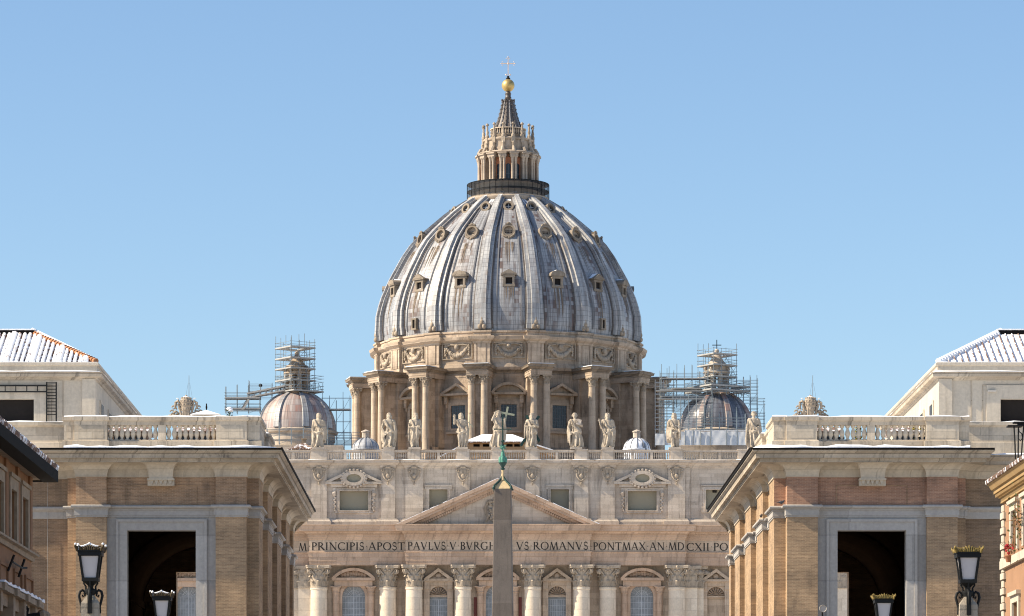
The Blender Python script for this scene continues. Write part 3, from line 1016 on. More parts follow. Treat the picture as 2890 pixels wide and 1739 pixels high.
# --- balustrade
zb0, zb1, zb2, zb3 = FZ(1295) + .05, FZ(1291), FZ(1272), FZ(1265)
YB = YA - .2
piers = [(-885, 20), (-700, 18), (-507, 22), (-311.5, 17), (-237, 17), (-98.5, 17), (0, 17), (98.5, 17), (237, 17), (311.5, 17), (507, 17), (700, 18), (885, 20)]
for o, hw in piers:
    MB().box(FX(o - hw), FX(o + hw), YB - .5, YB + .5, zb0, zb3 - .05).box(FX(o - hw) - .1, FX(o + hw) + .1, YB - .6, YB + .6, zb3 - .05, zb3 + .12).build('balustrade_pier', 'attic', church)
bal = MB().lathe([(.09, 0), (.13, .04), (.13, .1), (.07, .2), (.15, .5), (.13, .7), (.07, .95), (.12, 1.02), (.12, 1.1)], 0, 0, 6)
ends = sorted(piers)
for (oa, ha), (ob, hb) in zip(ends, ends[1:]):
    a, b = oa + ha, ob - hb
    mb = MB().box(FX(a), FX(b), YB - .3, YB + .3, zb0, zb1)
    mb.box(FX(a), FX(b), YB - .35, YB + .35, zb2, zb3 - .1).box(FX(a) , FX(b), YB - .42, YB + .42, zb3 - .1, zb3)
    n = max(1, round((b - a) / 58))
    for k in range(n):
        c0, c1 = a + (b - a) * k / n, a + (b - a) * (k + 1) / n
        mb.box(FX(c0) if k == 0 else FX(c0 - 4), FX(c0 + 4), YB - .28, YB + .28, zb1, zb2).box(FX(c1 - 4), FX(c1) if k == n - 1 else FX(c1 - 1), YB - .27, YB + .27, zb1, zb2)
        m = max(2, round((c1 - c0 - 10) / 6.6))
        for i in range(m):
            x = FX(c0 + 5 + (c1 - c0 - 10) * (i + .5) / m)
            mb.join(bal, Matrix.Translation((x, YB, zb1)) @ Matrix.Diagonal((1, 1, (zb2 - zb1) / 1.1, 1)))
    p = mb.build('balustrade_panel', 'attic', church, smooth=40)

# ================================================================ the great dome
DD = 764.0
KD = DD / F
XD = PX(1434, DD)
def DZ(py): return PZ(py, DD)
def P(r, a, z): return (XD + r * sin(a), DD - r * cos(a), z)       # a = 0 faces the viewer
BUT = [pi / 8 * (k + .5) for k in range(-6, 6)]
RIBS = [pi / 8 * (k + .5) for k in range(16)]

prof = [(382, 972), (385, 950), (383, 907), (377, 880), (370, 856), (360, 832), (348, 805), (332, 775), (314, 742), (291, 708), (263, 679), (231, 651), (200, 624), (168, 600), (136, 580), (112, 568), (96, 561)]
rib_p = [((r - 4) * KD, DZ(y)) for r, y in prof]
shell_p = [(r - 1.15, z) for r, z in rib_p]
shell = MB()
sp_fine = []
for (r0, z0), (r1, z1) in zip(shell_p, shell_p[1:]):
    for k in range(3): sp_fine.append((r0 + (r1 - r0) * k / 3, z0 + (z1 - z0) * k / 3))
sp_fine.append(shell_p[-1])
shell.lathe([(sp_fine[0][0], sp_fine[0][1] - .9)] + sp_fine, XD, DD, 128, uvr=24.0)
dome = shell.build('dome', 'lead', church, smooth=60)


def on_shell(z):
    for (r0, z0), (r1, z1) in zip(sp_fine, sp_fine[1:]):
        if z0 <= z <= z1:
            t = (z - z0) / (z1 - z0)
            return r0 + (r1 - r0) * t, atan2(r1 - r0, z1 - z0)
    return sp_fine[-1][0], -1.2


def strip(a, w0, w1, h0, h1, mb, lo=0, hi=len(rib_p)):
    """a raised band following the shell: half width w, height h above the shell"""
    L, rows = 0, []
    pp = sp_fine
    n = len(pp)
    for j, (r, z) in enumerate(pp):
        t = j / (n - 1)
        if j: L += sqrt((r - pp[j - 1][0]) ** 2 + (z - pp[j - 1][1]) ** 2)
        w, h = w0 + (w1 - w0) * t, h0 + (h1 - h0) * t
        q = pp[min(j + 1, n - 1)], pp[max(j - 1, 0)]
        dr, dz = q[0][0] - q[1][0], q[0][1] - q[1][1]
        l = sqrt(dr * dr + dz * dz)
        nr, nz = dz / l, -dr / l
        rows.append((r, z, w, h, nr, nz, L))
    vs, uv, fs = [], [], []
    for r, z, w, h, nr, nz, L in rows:
        for sx, hh in ((-1, -.1), (-1, 1), (1, 1), (1, -.1)):
            rr, zz = r + nr * h * hh, z + nz * h * hh
            x, y = sx * w, -rr
            vs.append((XD + x * cos(a) - y * sin(a), DD + x * sin(a) + y * cos(a), zz))
            uv.append((sx * w + w + (w if hh < 0 else 0) * sx, L))
    for j in range(n - 1):
        for k in range(3): fs.append((j * 4 + k, j * 4 + k + 1, (j + 1) * 4 + k + 1, (j + 1) * 4 + k))
    fs += [(0, 1, 2, 3), ((n - 1) * 4, (n - 1) * 4 + 1, (n - 1) * 4 + 2, (n - 1) * 4 + 3)]
    mb.add(vs, fs, uv)


for a in RIBS:
    mb = MB()
    strip(a, 1.62, .72, .60, .40, mb)
    strip(a, .78, .36, 1.15, .80, mb)
    mb.build('rib', 'leadrib', dome)
    mb = MB()
    strip(a, 1.95, .95, .07, .06, mb)  # thin dark strip showing along both sides of each rib
    mb.build('rib_dark_edge', 'spire', dome)
bt = MB()
for a in RIBS:
    for f in (-.34, -.12, .12, .34):
        pts = []
        for r, z in sp_fine[1:-6]:
            pts.append(P(r + .05, a + pi / 16 * 1 + pi / 16 + f * .30 * 1.0, z))
        bt.tube(pts, .17, 4)
bt.build('lead_roll_seams', 'leadrib', dome)

# dormers in three rows, one to each segment
for k in range(16):
    a = pi / 8 * k
    R3 = Matrix.Translation((XD, DD, 0)) @ Matrix.Rotation(a, 4, 'Z')
    if cos(a) < -.2: continue
    # row 1, little pedimented house
    z = PZ(817, DD - 22 * cos(a) * .0) - 1.6
    r, sl_ = on_shell(z)
    y = -(r + .55)
    mb = MB().frame(-.62, .62, z - .65, z + .65, .42, y, y + 2.6, .12)
    mb.box(-1.45, 1.45, y - .25, y + 3.4, z + 1.1, z + 1.3)
    if k % 2 == 0:
        mb.py([(-1.5, z + 1.3), (1.5, z + 1.3), (0, z + 2.2)], y - .3, y + 4.4)
        mb.py([(-.9, z + 1.42), (.9, z + 1.42), (0, z + 1.95)], y - .33, y - .2)
    else:
        mb.py([(1.45 * cos(t), z + 1.3 + .85 * sin(t)) for t in [pi * i / 10 for i in range(11)]], y - .3, y + 4.4)
    d = mb.xf(R3).build('dormer_window', 'dormer', dome)
    MB().box(-.62, .62, y + .35, y + .5, z - .65, z + .65).xf(R3).build('opening', 'dark', d)
    MB().py([(-1.4, z + 1.36), (1.4, z + 1.36), (0, z + 2.35)], y + .5, y + 4.2).xf(R3).build('snow_layer', 'snow', d)
    rs = random.Random(k + 31)
    sn = MB()
    for zz0, wid, ln in ((z - .9, .9, 6.5), (DZ(691) - 2.3, 1.0, 5.0)):
        for i in range(7):
            x, w, L_ = rs.uniform(-wid, wid), rs.uniform(.05, .17), ln * rs.uniform(.3, 1)
            pts = []
            for j in range(7):
                zq = zz0 - L_ * j / 6
                rq = on_shell(zq)[0] + .045
                ww = w * (1 - (j / 6) ** 2)
                pts.append(((x - ww, -rq, zq), (x + ww, -rq, zq)))
            for p, q in zip(pts, pts[1:]): sn.add([p[0], p[1], q[1], q[0]], [(0, 1, 2, 3)])
    sn.xf(R3).build('runoff_stain', 'stain', dome)['kind'] = 'stuff'
    # row 2, oval with a carved shell frame, leaning back
    z = DZ(691)
    r, sl_ = on_shell(z)
    tilt = Matrix.Translation((0, -(r + .75), z)) @ Matrix.Rotation(-.22, 4, 'X') @ Matrix.Diagonal((.78, .85, .78, 1))
    mb = MB()
    n = 20
    for i in range(n):
        A, B = 2 * pi * i / n, 2 * pi * (i + 1) / n
        mb.py([((1.15 + w) * cos(t), (.95 + w) * 1.12 * sin(t)) for t, w in ((A, 0), (A, .48), (B, .48), (B, 0))], -.35, 2.4)
    mb.box(-.8, .8, -.45, .4, 1.45, 1.8).ell((0, -.3, 1.8), (.5, .3, .3), 8, 5)
    for s in (-1, 1):
        mb.tube([(s * 1.5, -.2, -.6), (s * 1.2, -.35, -1.3), (s * .5, -.35, -1.75), (s * .2, -.3, -1.5)], [.2, .3, .28, .2], 6)
    mb.ell((0, -.3, -1.9), (.4, .3, .5), 7, 5)
    d = mb.xf(R3 @ tilt).build('dormer_window', 'dormer', dome, smooth=40)
    pn = MB().py([(1.15 * cos(2 * pi * i / n), 1.06 * sin(2 * pi * i / n)) for i in range(n)], .35, .55)
    pn.xf(R3 @ tilt).build('oval_panel', 'lanternstone', d)
    hl = MB()
    for i in range(-2, 3):
        for j in range(2): hl.box(i * .34 - .11, i * .34 + .11, .3, .36, -.45 + j * .38, -.2 + j * .38)
    hl.xf(R3 @ tilt).build('opening', 'dark', d)
    # row 3, small round one
    z = DZ(608)
    r, sl_ = on_shell(z)
    tilt = Matrix.Translation((0, -(r + .55), z)) @ Matrix.Rotation(-.30, 4, 'X') @ Matrix.Diagonal((.9, .95, .9, 1))
    mb = MB()
    for i in range(16):
        A, B = 2 * pi * i / 16, 2 * pi * (i + 1) / 16
        mb.py([(w * cos(t), w * 1.05 * sin(t)) for t, w in ((A, .68), (A, 1.12), (B, 1.12), (B, .68))], -.3, 1.8)
    d = mb.xf(R3 @ tilt).build('dormer_window', 'dormer', dome, smooth=40)
    MB().py([(.68 * cos(2 * pi * i / 16), .7 * sin(2 * pi * i / 16)) for i in range(16)], .25, .4).xf(R3 @ tilt).build('oval_panel', 'glass dark', d)
    MB().box(-.05, .05, .18, .26, -.65, .65).box(-.63, .63, .17, .25, -.05, .05).xf(R3 @ tilt).build('window_bars', 'lattice', d)
    if k in (2, 14):     # small low opening
        z = DZ(945)
        r, sl_ = on_shell(z)
        mb = MB().frame(-.3, .3, z - 1, z + .6, .28, -(r + .5), -(r - 1), .1)
        d = mb.xf(R3).build('dormer_window', 'dormer', dome)
        MB().box(-.3, .3, -(r + .2), -(r + .1), z - 1, z + .6).xf(R3).build('opening', 'dark', d)

# --- attic ring with garlands
zt0, zt1 = DZ(1078), DZ(995)          # between the column entablature and the dome springing
RA = 25.7
def ring_path(rw, rp, half):
    """closed plan path, clockwise seen from above so that outward is to the right; the ring steps out to rp at each rib"""
    p = []
    for a in RIBS:
        da0, da1 = half / rw, half / rp
        seq = [(rw, a - da0), (rp, a - da1), (rp, a + da1), (rw, a + da0), (rw, a + pi / 16 + da0 * .2), (rw, a + pi / 8 - da0 - .06)]
        p += [(XD + r * sin(t), DD - r * cos(t)) for r, t in seq]
    return p


pa = ring_path(RA - .7, RA, 1.5)
ring = MB().sweep(pa, [(0, zt0 - .5), (.25, zt0), (.12, zt0 + .7), (0, zt0 + .75), (0, zt1 - 1.3), (.2, zt1 - 1.25), (.25, zt1 - .9), (.5, zt1 - .8), (.85, zt1 - .55), (.95, zt1 - .2), (1.0, zt1), (.2, zt1 + .15), (.15, zt1 + .7), (.35, zt1 + .8), (.35, zt1 + 1.1), (-2, zt1 + 1.2)], closed=True).build('dome_attic', 'drum', church)
dome_ring_top = zt1 + 1.15
for a in RIBS:
    if cos(a) < -.3: continue
    R3 = Matrix.Translation((XD, DD, 0)) @ Matrix.Rotation(a, 4, 'Z')
    MB().box(-.75, .75, -RA - .12, -RA + .4, zt0 + .8, zt1 - 1.3).box(-1.5, -1.05, -RA - .06, -RA + .4, zt0 + .8, zt1 - 1.3).box(1.05, 1.5, -RA - .06, -RA + .4, zt0 + .8, zt1 - 1.3).xf(R3).build('attic_pier', 'drum', ring)
    mb = MB()          # carved mounts and star at the foot of each rib
    for x, z in ((-.4, 0), (.4, 0), (0, .8)): mb.ell((x, -RA - .05, dome_ring_top + .7 + z), (.42, .35, .5), 8, 6)
    mb.ell((0, -RA - .05, dome_ring_top + 2.1), (.2, .2, .5), 6, 5)
    mb.xf(R3).build('rib_ornament', 'carved', ring, smooth=50)
for k in range(16):
    a = pi / 8 * k
    if cos(a) < -.2: continue
    R3 = Matrix.Translation((XD, DD, 0)) @ Matrix.Rotation(a, 4, 'Z')
    mb = MB()
    y = -RA + .65
    zz = (zt0 + zt1) / 2 + .35
    mb.frame(-2.9, 2.9, zz - 1.4, zz + 1.5, .18, y - .12, y + .3)
    for i in range(19):
        t = (i - 9) / 9
        zc_ = zz + .75 - 1.75 * (1 - t * t)
        rr = .22 + .26 * (1 - t * t) + .06 * ((i * 5) % 3)
        mb.ell((t * 2.25, y - .1, zc_), (rr * .85, rr * .9, rr), 7, 5)
    for s in (-1, 1):
        for i in range(5): mb.ell((s * (2.35 + .08 * (i % 2)), y - .1, zz + .9 - .42 * i), (.2 + .05 * (i % 3), .25, .3), 6, 5)
        mb.tube([(s * 2.3, y - .1, zz + .9), (s * 1.2, y - .2, zz + 1.15), (0, y - .2, zz + 1.0)], [.14, .2, .14], 6)
    mb.ell((0, y - .2, zz + .65), (.55, .5, .6), 8, 6)
    mb.xf(R3).build('garland', 'carved', ring, smooth=50)

# --- drum: wall, buttresses with paired columns, windows
RW = 24.3
ze1, ze0 = DZ(1080), DZ(1108)       # top of cornice, bottom of entablature
zcap = DZ(1131)
zbase = DZ(1296)
zd0 = 44.0
drum = MB().lathe([(RW + 1.5, zd0), (RW + 1.5, zbase - 2.5), (RW + .6, zbase - 2.2), (RW + .6, zbase - .4), (RW, zbase), (RW, ze1)], XD, DD, 96).build('drum', 'drum', church, smooth=30)
bp = ring_path(RW, 30.6, 1.95)
MB().sweep(bp, [(-.3, ze0), (0, ze0), (0, ze0 + .35), (.06, ze0 + .36), (.06, ze0 + .75), (.14, ze0 + .8), (.02, ze0 + .9), (.02, ze0 + 1.05)], closed=True).build('drum_architrave', 'drum', drum)
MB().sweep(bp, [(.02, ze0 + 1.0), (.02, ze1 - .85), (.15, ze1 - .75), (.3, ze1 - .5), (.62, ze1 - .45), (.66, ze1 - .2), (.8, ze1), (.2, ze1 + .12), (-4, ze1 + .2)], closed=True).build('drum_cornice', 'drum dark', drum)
dcol = MB().lathe([(.86, zbase - 1.2), (.86, zbase - .9), (.78, zbase - .85), (.84, zbase - .6), (.7, zbase - .45), (.68, zbase + 3), (.60, zcap - .1), (.68, zcap - .08), (.68, zcap)], 0, 0, 18)
dc0 = None
bsn = []
for a in BUT:
    R3 = Matrix.Translation((XD, DD, 0)) @ Matrix.Rotation(a, 4, 'Z')
    b = MB().box(-1.0, 1.0, -29.0, -RW + .5, zd0, ze0).box(-1.75, 1.75, -26.2, -RW + .5, zd0, ze0)
    b.box(-2.1, 2.1, -30.7, -RW + .5, zd0, zbase - 1.2).box(-1.75, 1.75, -28.2, -RW + .5, zd0, zbase + .1)
    b.box(-1.05, 1.05, -29.25, -28.9, zcap, ze0)
    b = b.xf(R3).build('buttress', 'drum', drum)
    for s in (-1, 1):
        p = P(29.55, a, 0)
        x, y = p[0] + s * 1.2 * cos(a), p[1] + s * 1.2 * sin(a)
        c = R3.to_translation()
        if dc0 is None:
            dc0 = dcol.build('drum_column', 'drumcol', drum, smooth=50, loc=(x, y, 0), rotz=a)
            dcap = capital(.60, ze0 - zcap).build('capital', 'carved', dc0, smooth=40, loc=(0, 0, zcap))
        else:
            q = inst(dc0, drum, (x, y, 0), a)
            inst(dcap, q, (0, 0, zcap))
    sn = MB().box(-2.3, 2.3, -31.1, -27.5, ze1 + .13, ze1 + .24).xf(R3).build('snow_layer', 'snow', b)
for k in range(-5, 6):
    a = pi / 8 * k
    R3 = Matrix.Translation((XD, DD, 0)) @ Matrix.Rotation(a, 4, 'Z')
    z0, z1 = DZ(1243), DZ(1180)
    y = -RW
    hw = 1.45
    mb = MB().frame(-hw, hw, z0, z1, .55, y - .45, y + .5, .15).frame(-hw - .55, hw + .55, z0 - .2, z1 + .55, .5, y - .2, y + .5)
    mb.box(-hw - .9, hw + .9, y - .75, y + .4, z0 - 1.0, z0 - .6)
    zt = z1 + 1.75
    for s in (-1, 1):
        mb.box(s * (hw + .9) - .35, s * (hw + .9) + .35, y - .9, y + .4, zt - 1.5, zt)
        mb.tube([(s * (hw + .9), y - .8, zt - .3), (s * (hw + .9), y - .5, zt - 1.2), (s * (hw + .9), y - .35, zt - 2.2)], [.32, .25, .3], 6)
    mb.box(-3.25, 3.25, y - 1.5, y + .4, zt, zt + .4)
    if k % 2:
        for s in (-1, 1): mb.py([(s * 3.35, zt + .4), (0, zt + 2.3), (0, zt + 1.75), (s * 2.4, zt + .4)], y - 1.6, y + .4)
        mb.py([(-2.4, zt + .4), (2.4, zt + .4), (0, zt + 1.8)], y - .5, y + .4)
    else:
        R = (3.35 ** 2 + 1.9 ** 2) / 3.8
        t = math.asin(3.35 / R)
        mb.arch(0, zt + .4 + 1.9 - R, R - .5, .5, y - 1.6, y + .4, 14, pi / 2 - t, pi / 2 + t)
        mb.arch(0, zt + .4 + 1.9 - R, R - 1.9, 1.42, y - .5, y + .4, 14, pi / 2 - t * .8, pi / 2 + t * .8)
    w = mb.xf(R3).build('drum_window', 'drum', drum)
    MB().box(-hw, hw, y - .2, y - .05, z0, z1).xf(R3).build('glass', 'glass dark', w)
    lt = MB()
    for i in range(1, 6): lt.box(-hw + 2 * hw * i / 6 - .035, -hw + 2 * hw * i / 6 + .035, y - .27, y - .2, z0, z1)
    for i in range(1, 7): lt.box(-hw, hw, y - .265, y - .21, z0 + (z1 - z0) * i / 7 - .03, z0 + (z1 - z0) * i / 7 + .03)
    lt.xf(R3).build('window_bars', 'bars', w)

# --- lantern
KL = .02017
def LZ(zy): return DZ(140 + .2965 * (zy + 22 * min(1, max(0, (zy - 500) / 300))))
def lr(w): return w * KL
z_g0, z_g1 = LZ(1440), LZ(1275)
lan = MB().lathe([(lr(380), LZ(1465)), (lr(398), LZ(1440)), (lr(398), LZ(1425)), (lr(385), LZ(1412)), (lr(385), LZ(1400)), (lr(300), LZ(1398)), (lr(300), LZ(1270))], XD, DD, 64).build('lantern', 'lanternstone', church, smooth=40)
net = MB()
net.lathe([(lr(389), LZ(1405)), (lr(389), LZ(1268))], XD, DD, 64)
net.build('safety_net', 'net', lan, smooth=60)
rail = MB()
for z in (1270, 1340): rail.lathe([(lr(391), LZ(z) - .05), (lr(391), LZ(z) + .05)], XD, DD, 64)
for i in range(40): rail.tube([P(lr(391), 2 * pi * i / 40, LZ(1405)), P(lr(391), 2 * pi * i / 40, LZ(1268))], .05, 4)
rail.build('railing', 'iron', lan)
MB().lathe([(lr(222), LZ(1400)), (lr(222), LZ(1000))], XD, DD, 64).build('lantern_wall', 'lanternred', lan, smooth=60)
lc = MB().lathe([(.33, LZ(1262)), (.33, LZ(1250)), (.25, LZ(1245)), (.22, LZ(1085)), (.26, LZ(1080)), (.33, LZ(1050)), (.42, LZ(1045)), (.46, LZ(1038))], 0, 0, 10)
lc0 = None
for a in RIBS:
    R3 = Matrix.Translation((XD, DD, 0)) @ Matrix.Rotation(a, 4, 'Z')
    if cos(a) > -.35:
        for s in (-1, 1):
            p = P(lr(282), a, 0)
            at = (p[0] + s * .32 * cos(a), p[1] + s * .32 * sin(a), 0)
            if lc0 is None: lc0 = lc.build('lantern_column', 'lanternstone', lan, smooth=40, loc=at)
            else: inst(lc0, lan, at)
        mb = MB().box(-.22, .22, -lr(268), -lr(200), LZ(1262), LZ(1030))
        mb.box(-.76, .76, -lr(300), -lr(200), LZ(1038), LZ(1012)).box(-.88, .88, -lr(312), -lr(200), LZ(1012), LZ(1000))
        # scroll buttress below and above, and the candlestick finial
        mb.box(-.62, .62, -lr(300), -lr(200), LZ(1400), LZ(1375)).box(-.75, .75, -lr(306), -lr(200), LZ(1275), LZ(1262))
        mb.px([(-lr(296), LZ(1375)), (-lr(268), LZ(1345)), (-lr(268), LZ(1305)), (-lr(300), LZ(1290)), (-lr(300), LZ(1275)), (-lr(200), LZ(1275)), (-lr(200), LZ(1375))], -.42, .42)
        mb.xf(R3).build('lantern_pier', 'lanternstone', lan)
        mb = MB().tube([(0, -lr(285), LZ(990)), (0, -lr(262), LZ(945)), (0, -lr(240), LZ(935)), (0, -lr(248), LZ(900)), (0, -lr(240), LZ(880))], [.42, .34, .28, .3, .2], 6)
        mb.box(-.36, .36, -lr(252), -lr(190), LZ(900), LZ(842))
        mb.xf(R3).build('scroll_buttress', 'carved', lan, smooth=40)
        MB().lathe([(.36, LZ(842)), (.36, LZ(822)), (.2, LZ(815)), (.3, LZ(795)), (.17, LZ(770)), (.2, LZ(750)), (.12, LZ(740)), (.34, LZ(728)), (.3, LZ(722)), (.1, LZ(712))], *P(lr(238), a, 0)[:2], seg=8).build('candlestick', 'carved', lan, smooth=40)
for k in range(-4, 5):
    a = pi / 8 * k
    R3 = Matrix.Translation((XD, DD, 0)) @ Matrix.Rotation(a, 4, 'Z')
    y = -lr(222)
    z1 = LZ(1120)
    if abs(k) < 3:
        mb = MB().box(-.42, .42, y - .1, y + .2, LZ(1395), z1).py([(.42 * cos(pi * i / 8), z1 + .42 * sin(pi * i / 8)) for i in range(9)], y - .1, y + .2)
        w = mb.xf(R3).build('lantern_window', 'glass dark', lan)
        MB().box(-.03, .03, y - .16, y - .1, LZ(1395), z1 + .4).box(-.42, .42, y - .15, y - .11, LZ(1200), LZ(1197)).xf(R3).build('window_bars', 'steel', w)
MB().lathe([(lr(215), LZ(1005)), (lr(296), LZ(1000)), (lr(305), LZ(992)), (lr(292), LZ(980)), (lr(250), LZ(972)), (lr(236), LZ(965)), (lr(234), LZ(872)), (lr(246), LZ(866)), (lr(250), LZ(855)), (lr(240), LZ(846)), (lr(226), LZ(842)), (lr(150), LZ(836))], XD, DD, 64).build('lantern_attic', 'lanternstone', lan, smooth=30)
MB().lathe([(lr(168), LZ(842)), (lr(168), LZ(805)), (lr(160), LZ(800)), (lr(160), LZ(798))], XD, DD, 48).build('inner_parapet', 'drum dark', lan, smooth=30)
ib = MB()
for i in range(48): ib.lathe([(.06, LZ(800)), (.1, LZ(780)), (.05, LZ(752))], *P(lr(164), 2 * pi * i / 48, 0)[:2], seg=5)
ib.lathe([(lr(172), LZ(752)), (lr(172), LZ(744)), (lr(158), LZ(744)), (lr(158), LZ(752))], XD, DD, 48)
ib.build('inner_balustrade', 'shaft', lan, smooth=40)
sp_p = [(152, 800), (142, 760), (127, 735), (105, 690), (87, 640), (74, 590), (62, 540), (52, 500)]
spire = MB().lathe([(lr(r), LZ(z)) for r, z in sp_p], XD, DD, 48, uvr=3.0).build('spire', 'spire', lan, smooth=60)
for a in RIBS:
    mb = MB()
    mb.tube([P(lr(r + 2), a, LZ(z)) for r, z in sp_p], [.2, .2, .19, .17, .15, .13, .12, .11], 5)
    for i in range(10):
        t = i / 9
        j = min(6, int(t * 7)); f = t * 7 - j
        r, z = sp_p[j][0] + (sp_p[j + 1][0] - sp_p[j][0]) * f, sp_p[j][1] + (sp_p[j + 1][1] - sp_p[j][1]) * f
        mb.ell(P(lr(r + 7), a, LZ(z)), .16, 5, 4)
    mb.build('spire_rib', 'spire' if int(a * 8 / pi) % 2 else 'leadrib', spire, smooth=50)
sc_ = MB()
for k in range(8):
    a = pi / 4 * k + pi / 8
    sc_.tube([P(lr(50), a, LZ(500)), P(lr(60), a, LZ(494)), P(lr(66), a, LZ(484)), P(lr(58), a, LZ(478))], .13, 5)
sc_.lathe([(lr(50), LZ(502)), (lr(58), LZ(492)), (lr(58), LZ(482)), (lr(40), LZ(478)), (lr(28), LZ(470)), (lr(34), LZ(462)), (lr(26), LZ(452)), (lr(26), LZ(430)), (lr(32), LZ(424)), (lr(24), LZ(415)), (lr(22), LZ(398))], XD, DD, 24)
sc_.build('spire_top', 'spire', lan, smooth=40)
zb_ = LZ(343)
MB().ell((XD, DD, zb_), lr(61), 32, 20).build('gilded_ball', 'gold', lan, smooth=80)
MB().lathe([(.25, zb_ + lr(56)), (.42, zb_ + lr(62)), (.42, zb_ + lr(70)), (.2, zb_ + lr(78)), (.26, zb_ + lr(86)), (.1, zb_ + lr(92))], XD, DD, 12).build('cross_socket', 'iron', lan, smooth=40)
cr = MB()
zc0, zc1, zcb = LZ(255), LZ(72), LZ(134)
cr.box(XD - .085, XD + .085, DD - .07, DD + .07, zc0, zc1).box(XD - lr(62), XD + lr(62), DD - .065, DD + .065, zcb - .08, zcb + .08)
for x, z in ((0, zc1), (-lr(64), zcb), (lr(64), zcb)):
    cr.ell((XD + x, DD, z), .13, 8, 6)
    for q in (-.32, .32):
        cr.ell((XD + (x + q if x == 0 else x * .86), DD, z - .28 if x == 0 else z + q), .10, 6, 5)
cr.ell((XD, DD, zcb), (.2, .12, .2), 8, 6).ell((XD - .4, DD, zc0 + .3), .16, 6, 5).ell((XD + .4, DD, zc0 + .3), .16, 6, 5)
cr.build('cross', 'giltcross', lan, smooth=60)


# ================================================================ two lesser domes under repair, two small roof domes
def cupola(cxp, d, name, r_px, top_py, base_py, mats, lan_top, cross):
    k = d / F
    cx = PX(cxp, d)
    z0, z1 = PZ(base_py, d), PZ(top_py, d)
    r = r_px * k
    h = z1 - z0
    pr = [(r * cos(pi / 2 * t / 14) ** .92 if t < 14 else .01, z0 + h * sin(pi / 2 * t / 14) * 1.04) for t in range(13)]
    dm = MB().lathe(pr, cx, d, 64, uvr=r * .95).build(name, mats[0], church, smooth=60)
    for i in range(8):
        a = pi / 4 * i + .28
        mb = MB()
        vs, fs, uv = [], [], []
        L = 0
        for j, (rr, z) in enumerate(pr):
            w = .62 * (1 - .55 * j / 12)
            if j: L += sqrt((rr - pr[j - 1][0]) ** 2 + (z - pr[j - 1][1]) ** 2)
            for x, y in ((-w, -rr + .2), (-w * .9, -rr - .28), (w * .9, -rr - .28), (w, -rr + .2)):
                vs.append((cx + x * cos(a) - y * sin(a), d + x * sin(a) + y * cos(a), z + .12)); uv.append((x + 1, L))
        for j in range(12):
            for q in range(3): fs.append((j * 4 + q, j * 4 + q + 1, j * 4 + q + 5, j * 4 + q + 4))
        mb.add(vs, fs, uv).build('rib', mats[1], dm)
    zd = PZ(base_py + 60, d)
    MB().lathe([(r * .97, zd), (r * .97, z0 - 2.2), (r * 1.0, z0 - 2.1), (r * 1.0, z0 - .9), (r * 1.06, z0 - .7), (r * 1.09, z0 - .3), (r * 1.02, z0 - .15), (r * .98, z0 + .1)], cx, d, 64).build('cupola_drum', 'attic', dm, smooth=30)
    MB().box(cx - r * 1.25, cx + r * 1.25, d - r * 1.1, d + r * 1.1, 40, zd + .5).build('cupola_podium', 'attic', dm)
    # lantern: open octagon of piers under a bell roof
    zt = z0 + h * 1.02
    H = PZ(lan_top, d) - zt
    lt = MB().lathe([(2.5, zt - .6), (2.5, zt), (2.2, zt + .1), (1.75, zt + .12), (1.7, zt + .3)], cx, d, 24)
    lt.lathe([(2.0, zt + H * .42), (2.35, zt + H * .45), (2.35, zt + H * .48), (1.9, zt + H * .5), (1.85, zt + H * .6), (2.1, zt + H * .62), (1.6, zt + H * .66), (1.05, zt + H * .76), (.7, zt + H * .86), (.45, zt + H * .9), (.3, zt + H * .92)], cx, d, 24)
    for i in range(8):
        R3 = Matrix.Translation((cx, d, 0)) @ Matrix.Rotation(pi / 4 * i + .28, 4, 'Z')
        q = MB().box(-.3, .3, -2.2, -1.3, zt, zt + H * .44).tube([(0, -2.1, zt + H * .5), (0, -2.3, zt + H * .54), (0, -1.95, zt + H * .6)], .24, 5)
        lt.join(q, R3)
    lt.ell((cx, d, zt + H * .95), .42, 10, 7).lathe([(.3, zt + H * .9), (.12, zt + H * 1.0)], cx, d, 8)
    l = lt.build('cupola_lantern', 'attic' if cross else 'drum', dm, smooth=35)
    if cross:
        zt2 = PZ(lan_top, d)
        MB().box(cx - .07, cx + .07, d - .06, d + .06, zt2 - .3, zt2 + 1.6).box(cx - .8, cx + .8, d - .05, d + .05, zt2 + .6, zt2 + .74).build('cross', 'iron', l)
    return dm


cupola(838, 700, 'cupola', 108, 1110, 1216, ('leadpink', 'leadrib'), 992, False)
cupola(2023, 700, 'cupola', 104, 1112, 1216, ('leadwet', 'leadpink'), 985, True)
for cxp, m in ((1032, 'leadsmall'), (1797, 'leadsnow')):
    d = 672.0
    k = d / F
    cx, z0, z1, r = PX(cxp, d), PZ(1268, d), PZ(1236, d), 37.5 * k
    pr = [(r * cos(pi / 2 * t / 10), z0 + (z1 - z0) * sin(pi / 2 * t / 10)) for t in range(10)] + [(.3, z1)]
    dm = MB().lathe([(r * .95, z0 - 9), (r * .95, z0 - .3), (r * 1.06, z0 - .2), (r * 1.06, z0)] + pr, cx, d, 40, uvr=r).build('small_dome', m, church, smooth=50)
    for i in range(12):
        a = 2 * pi * i / 12
        MB().tube([(cx + rr * sin(a), d - rr * cos(a), z + .03) for rr, z in pr], .09, 4).build('rib', m, dm)
    MB().lathe([(.62, z1 - .15), (.62, z1 + .9), (.75, z1 + .95), (.75, z1 + 1.1), (.1, z1 + 1.4)], cx, d, 8).build('chimney_cap', 'attic', dm, smooth=30)

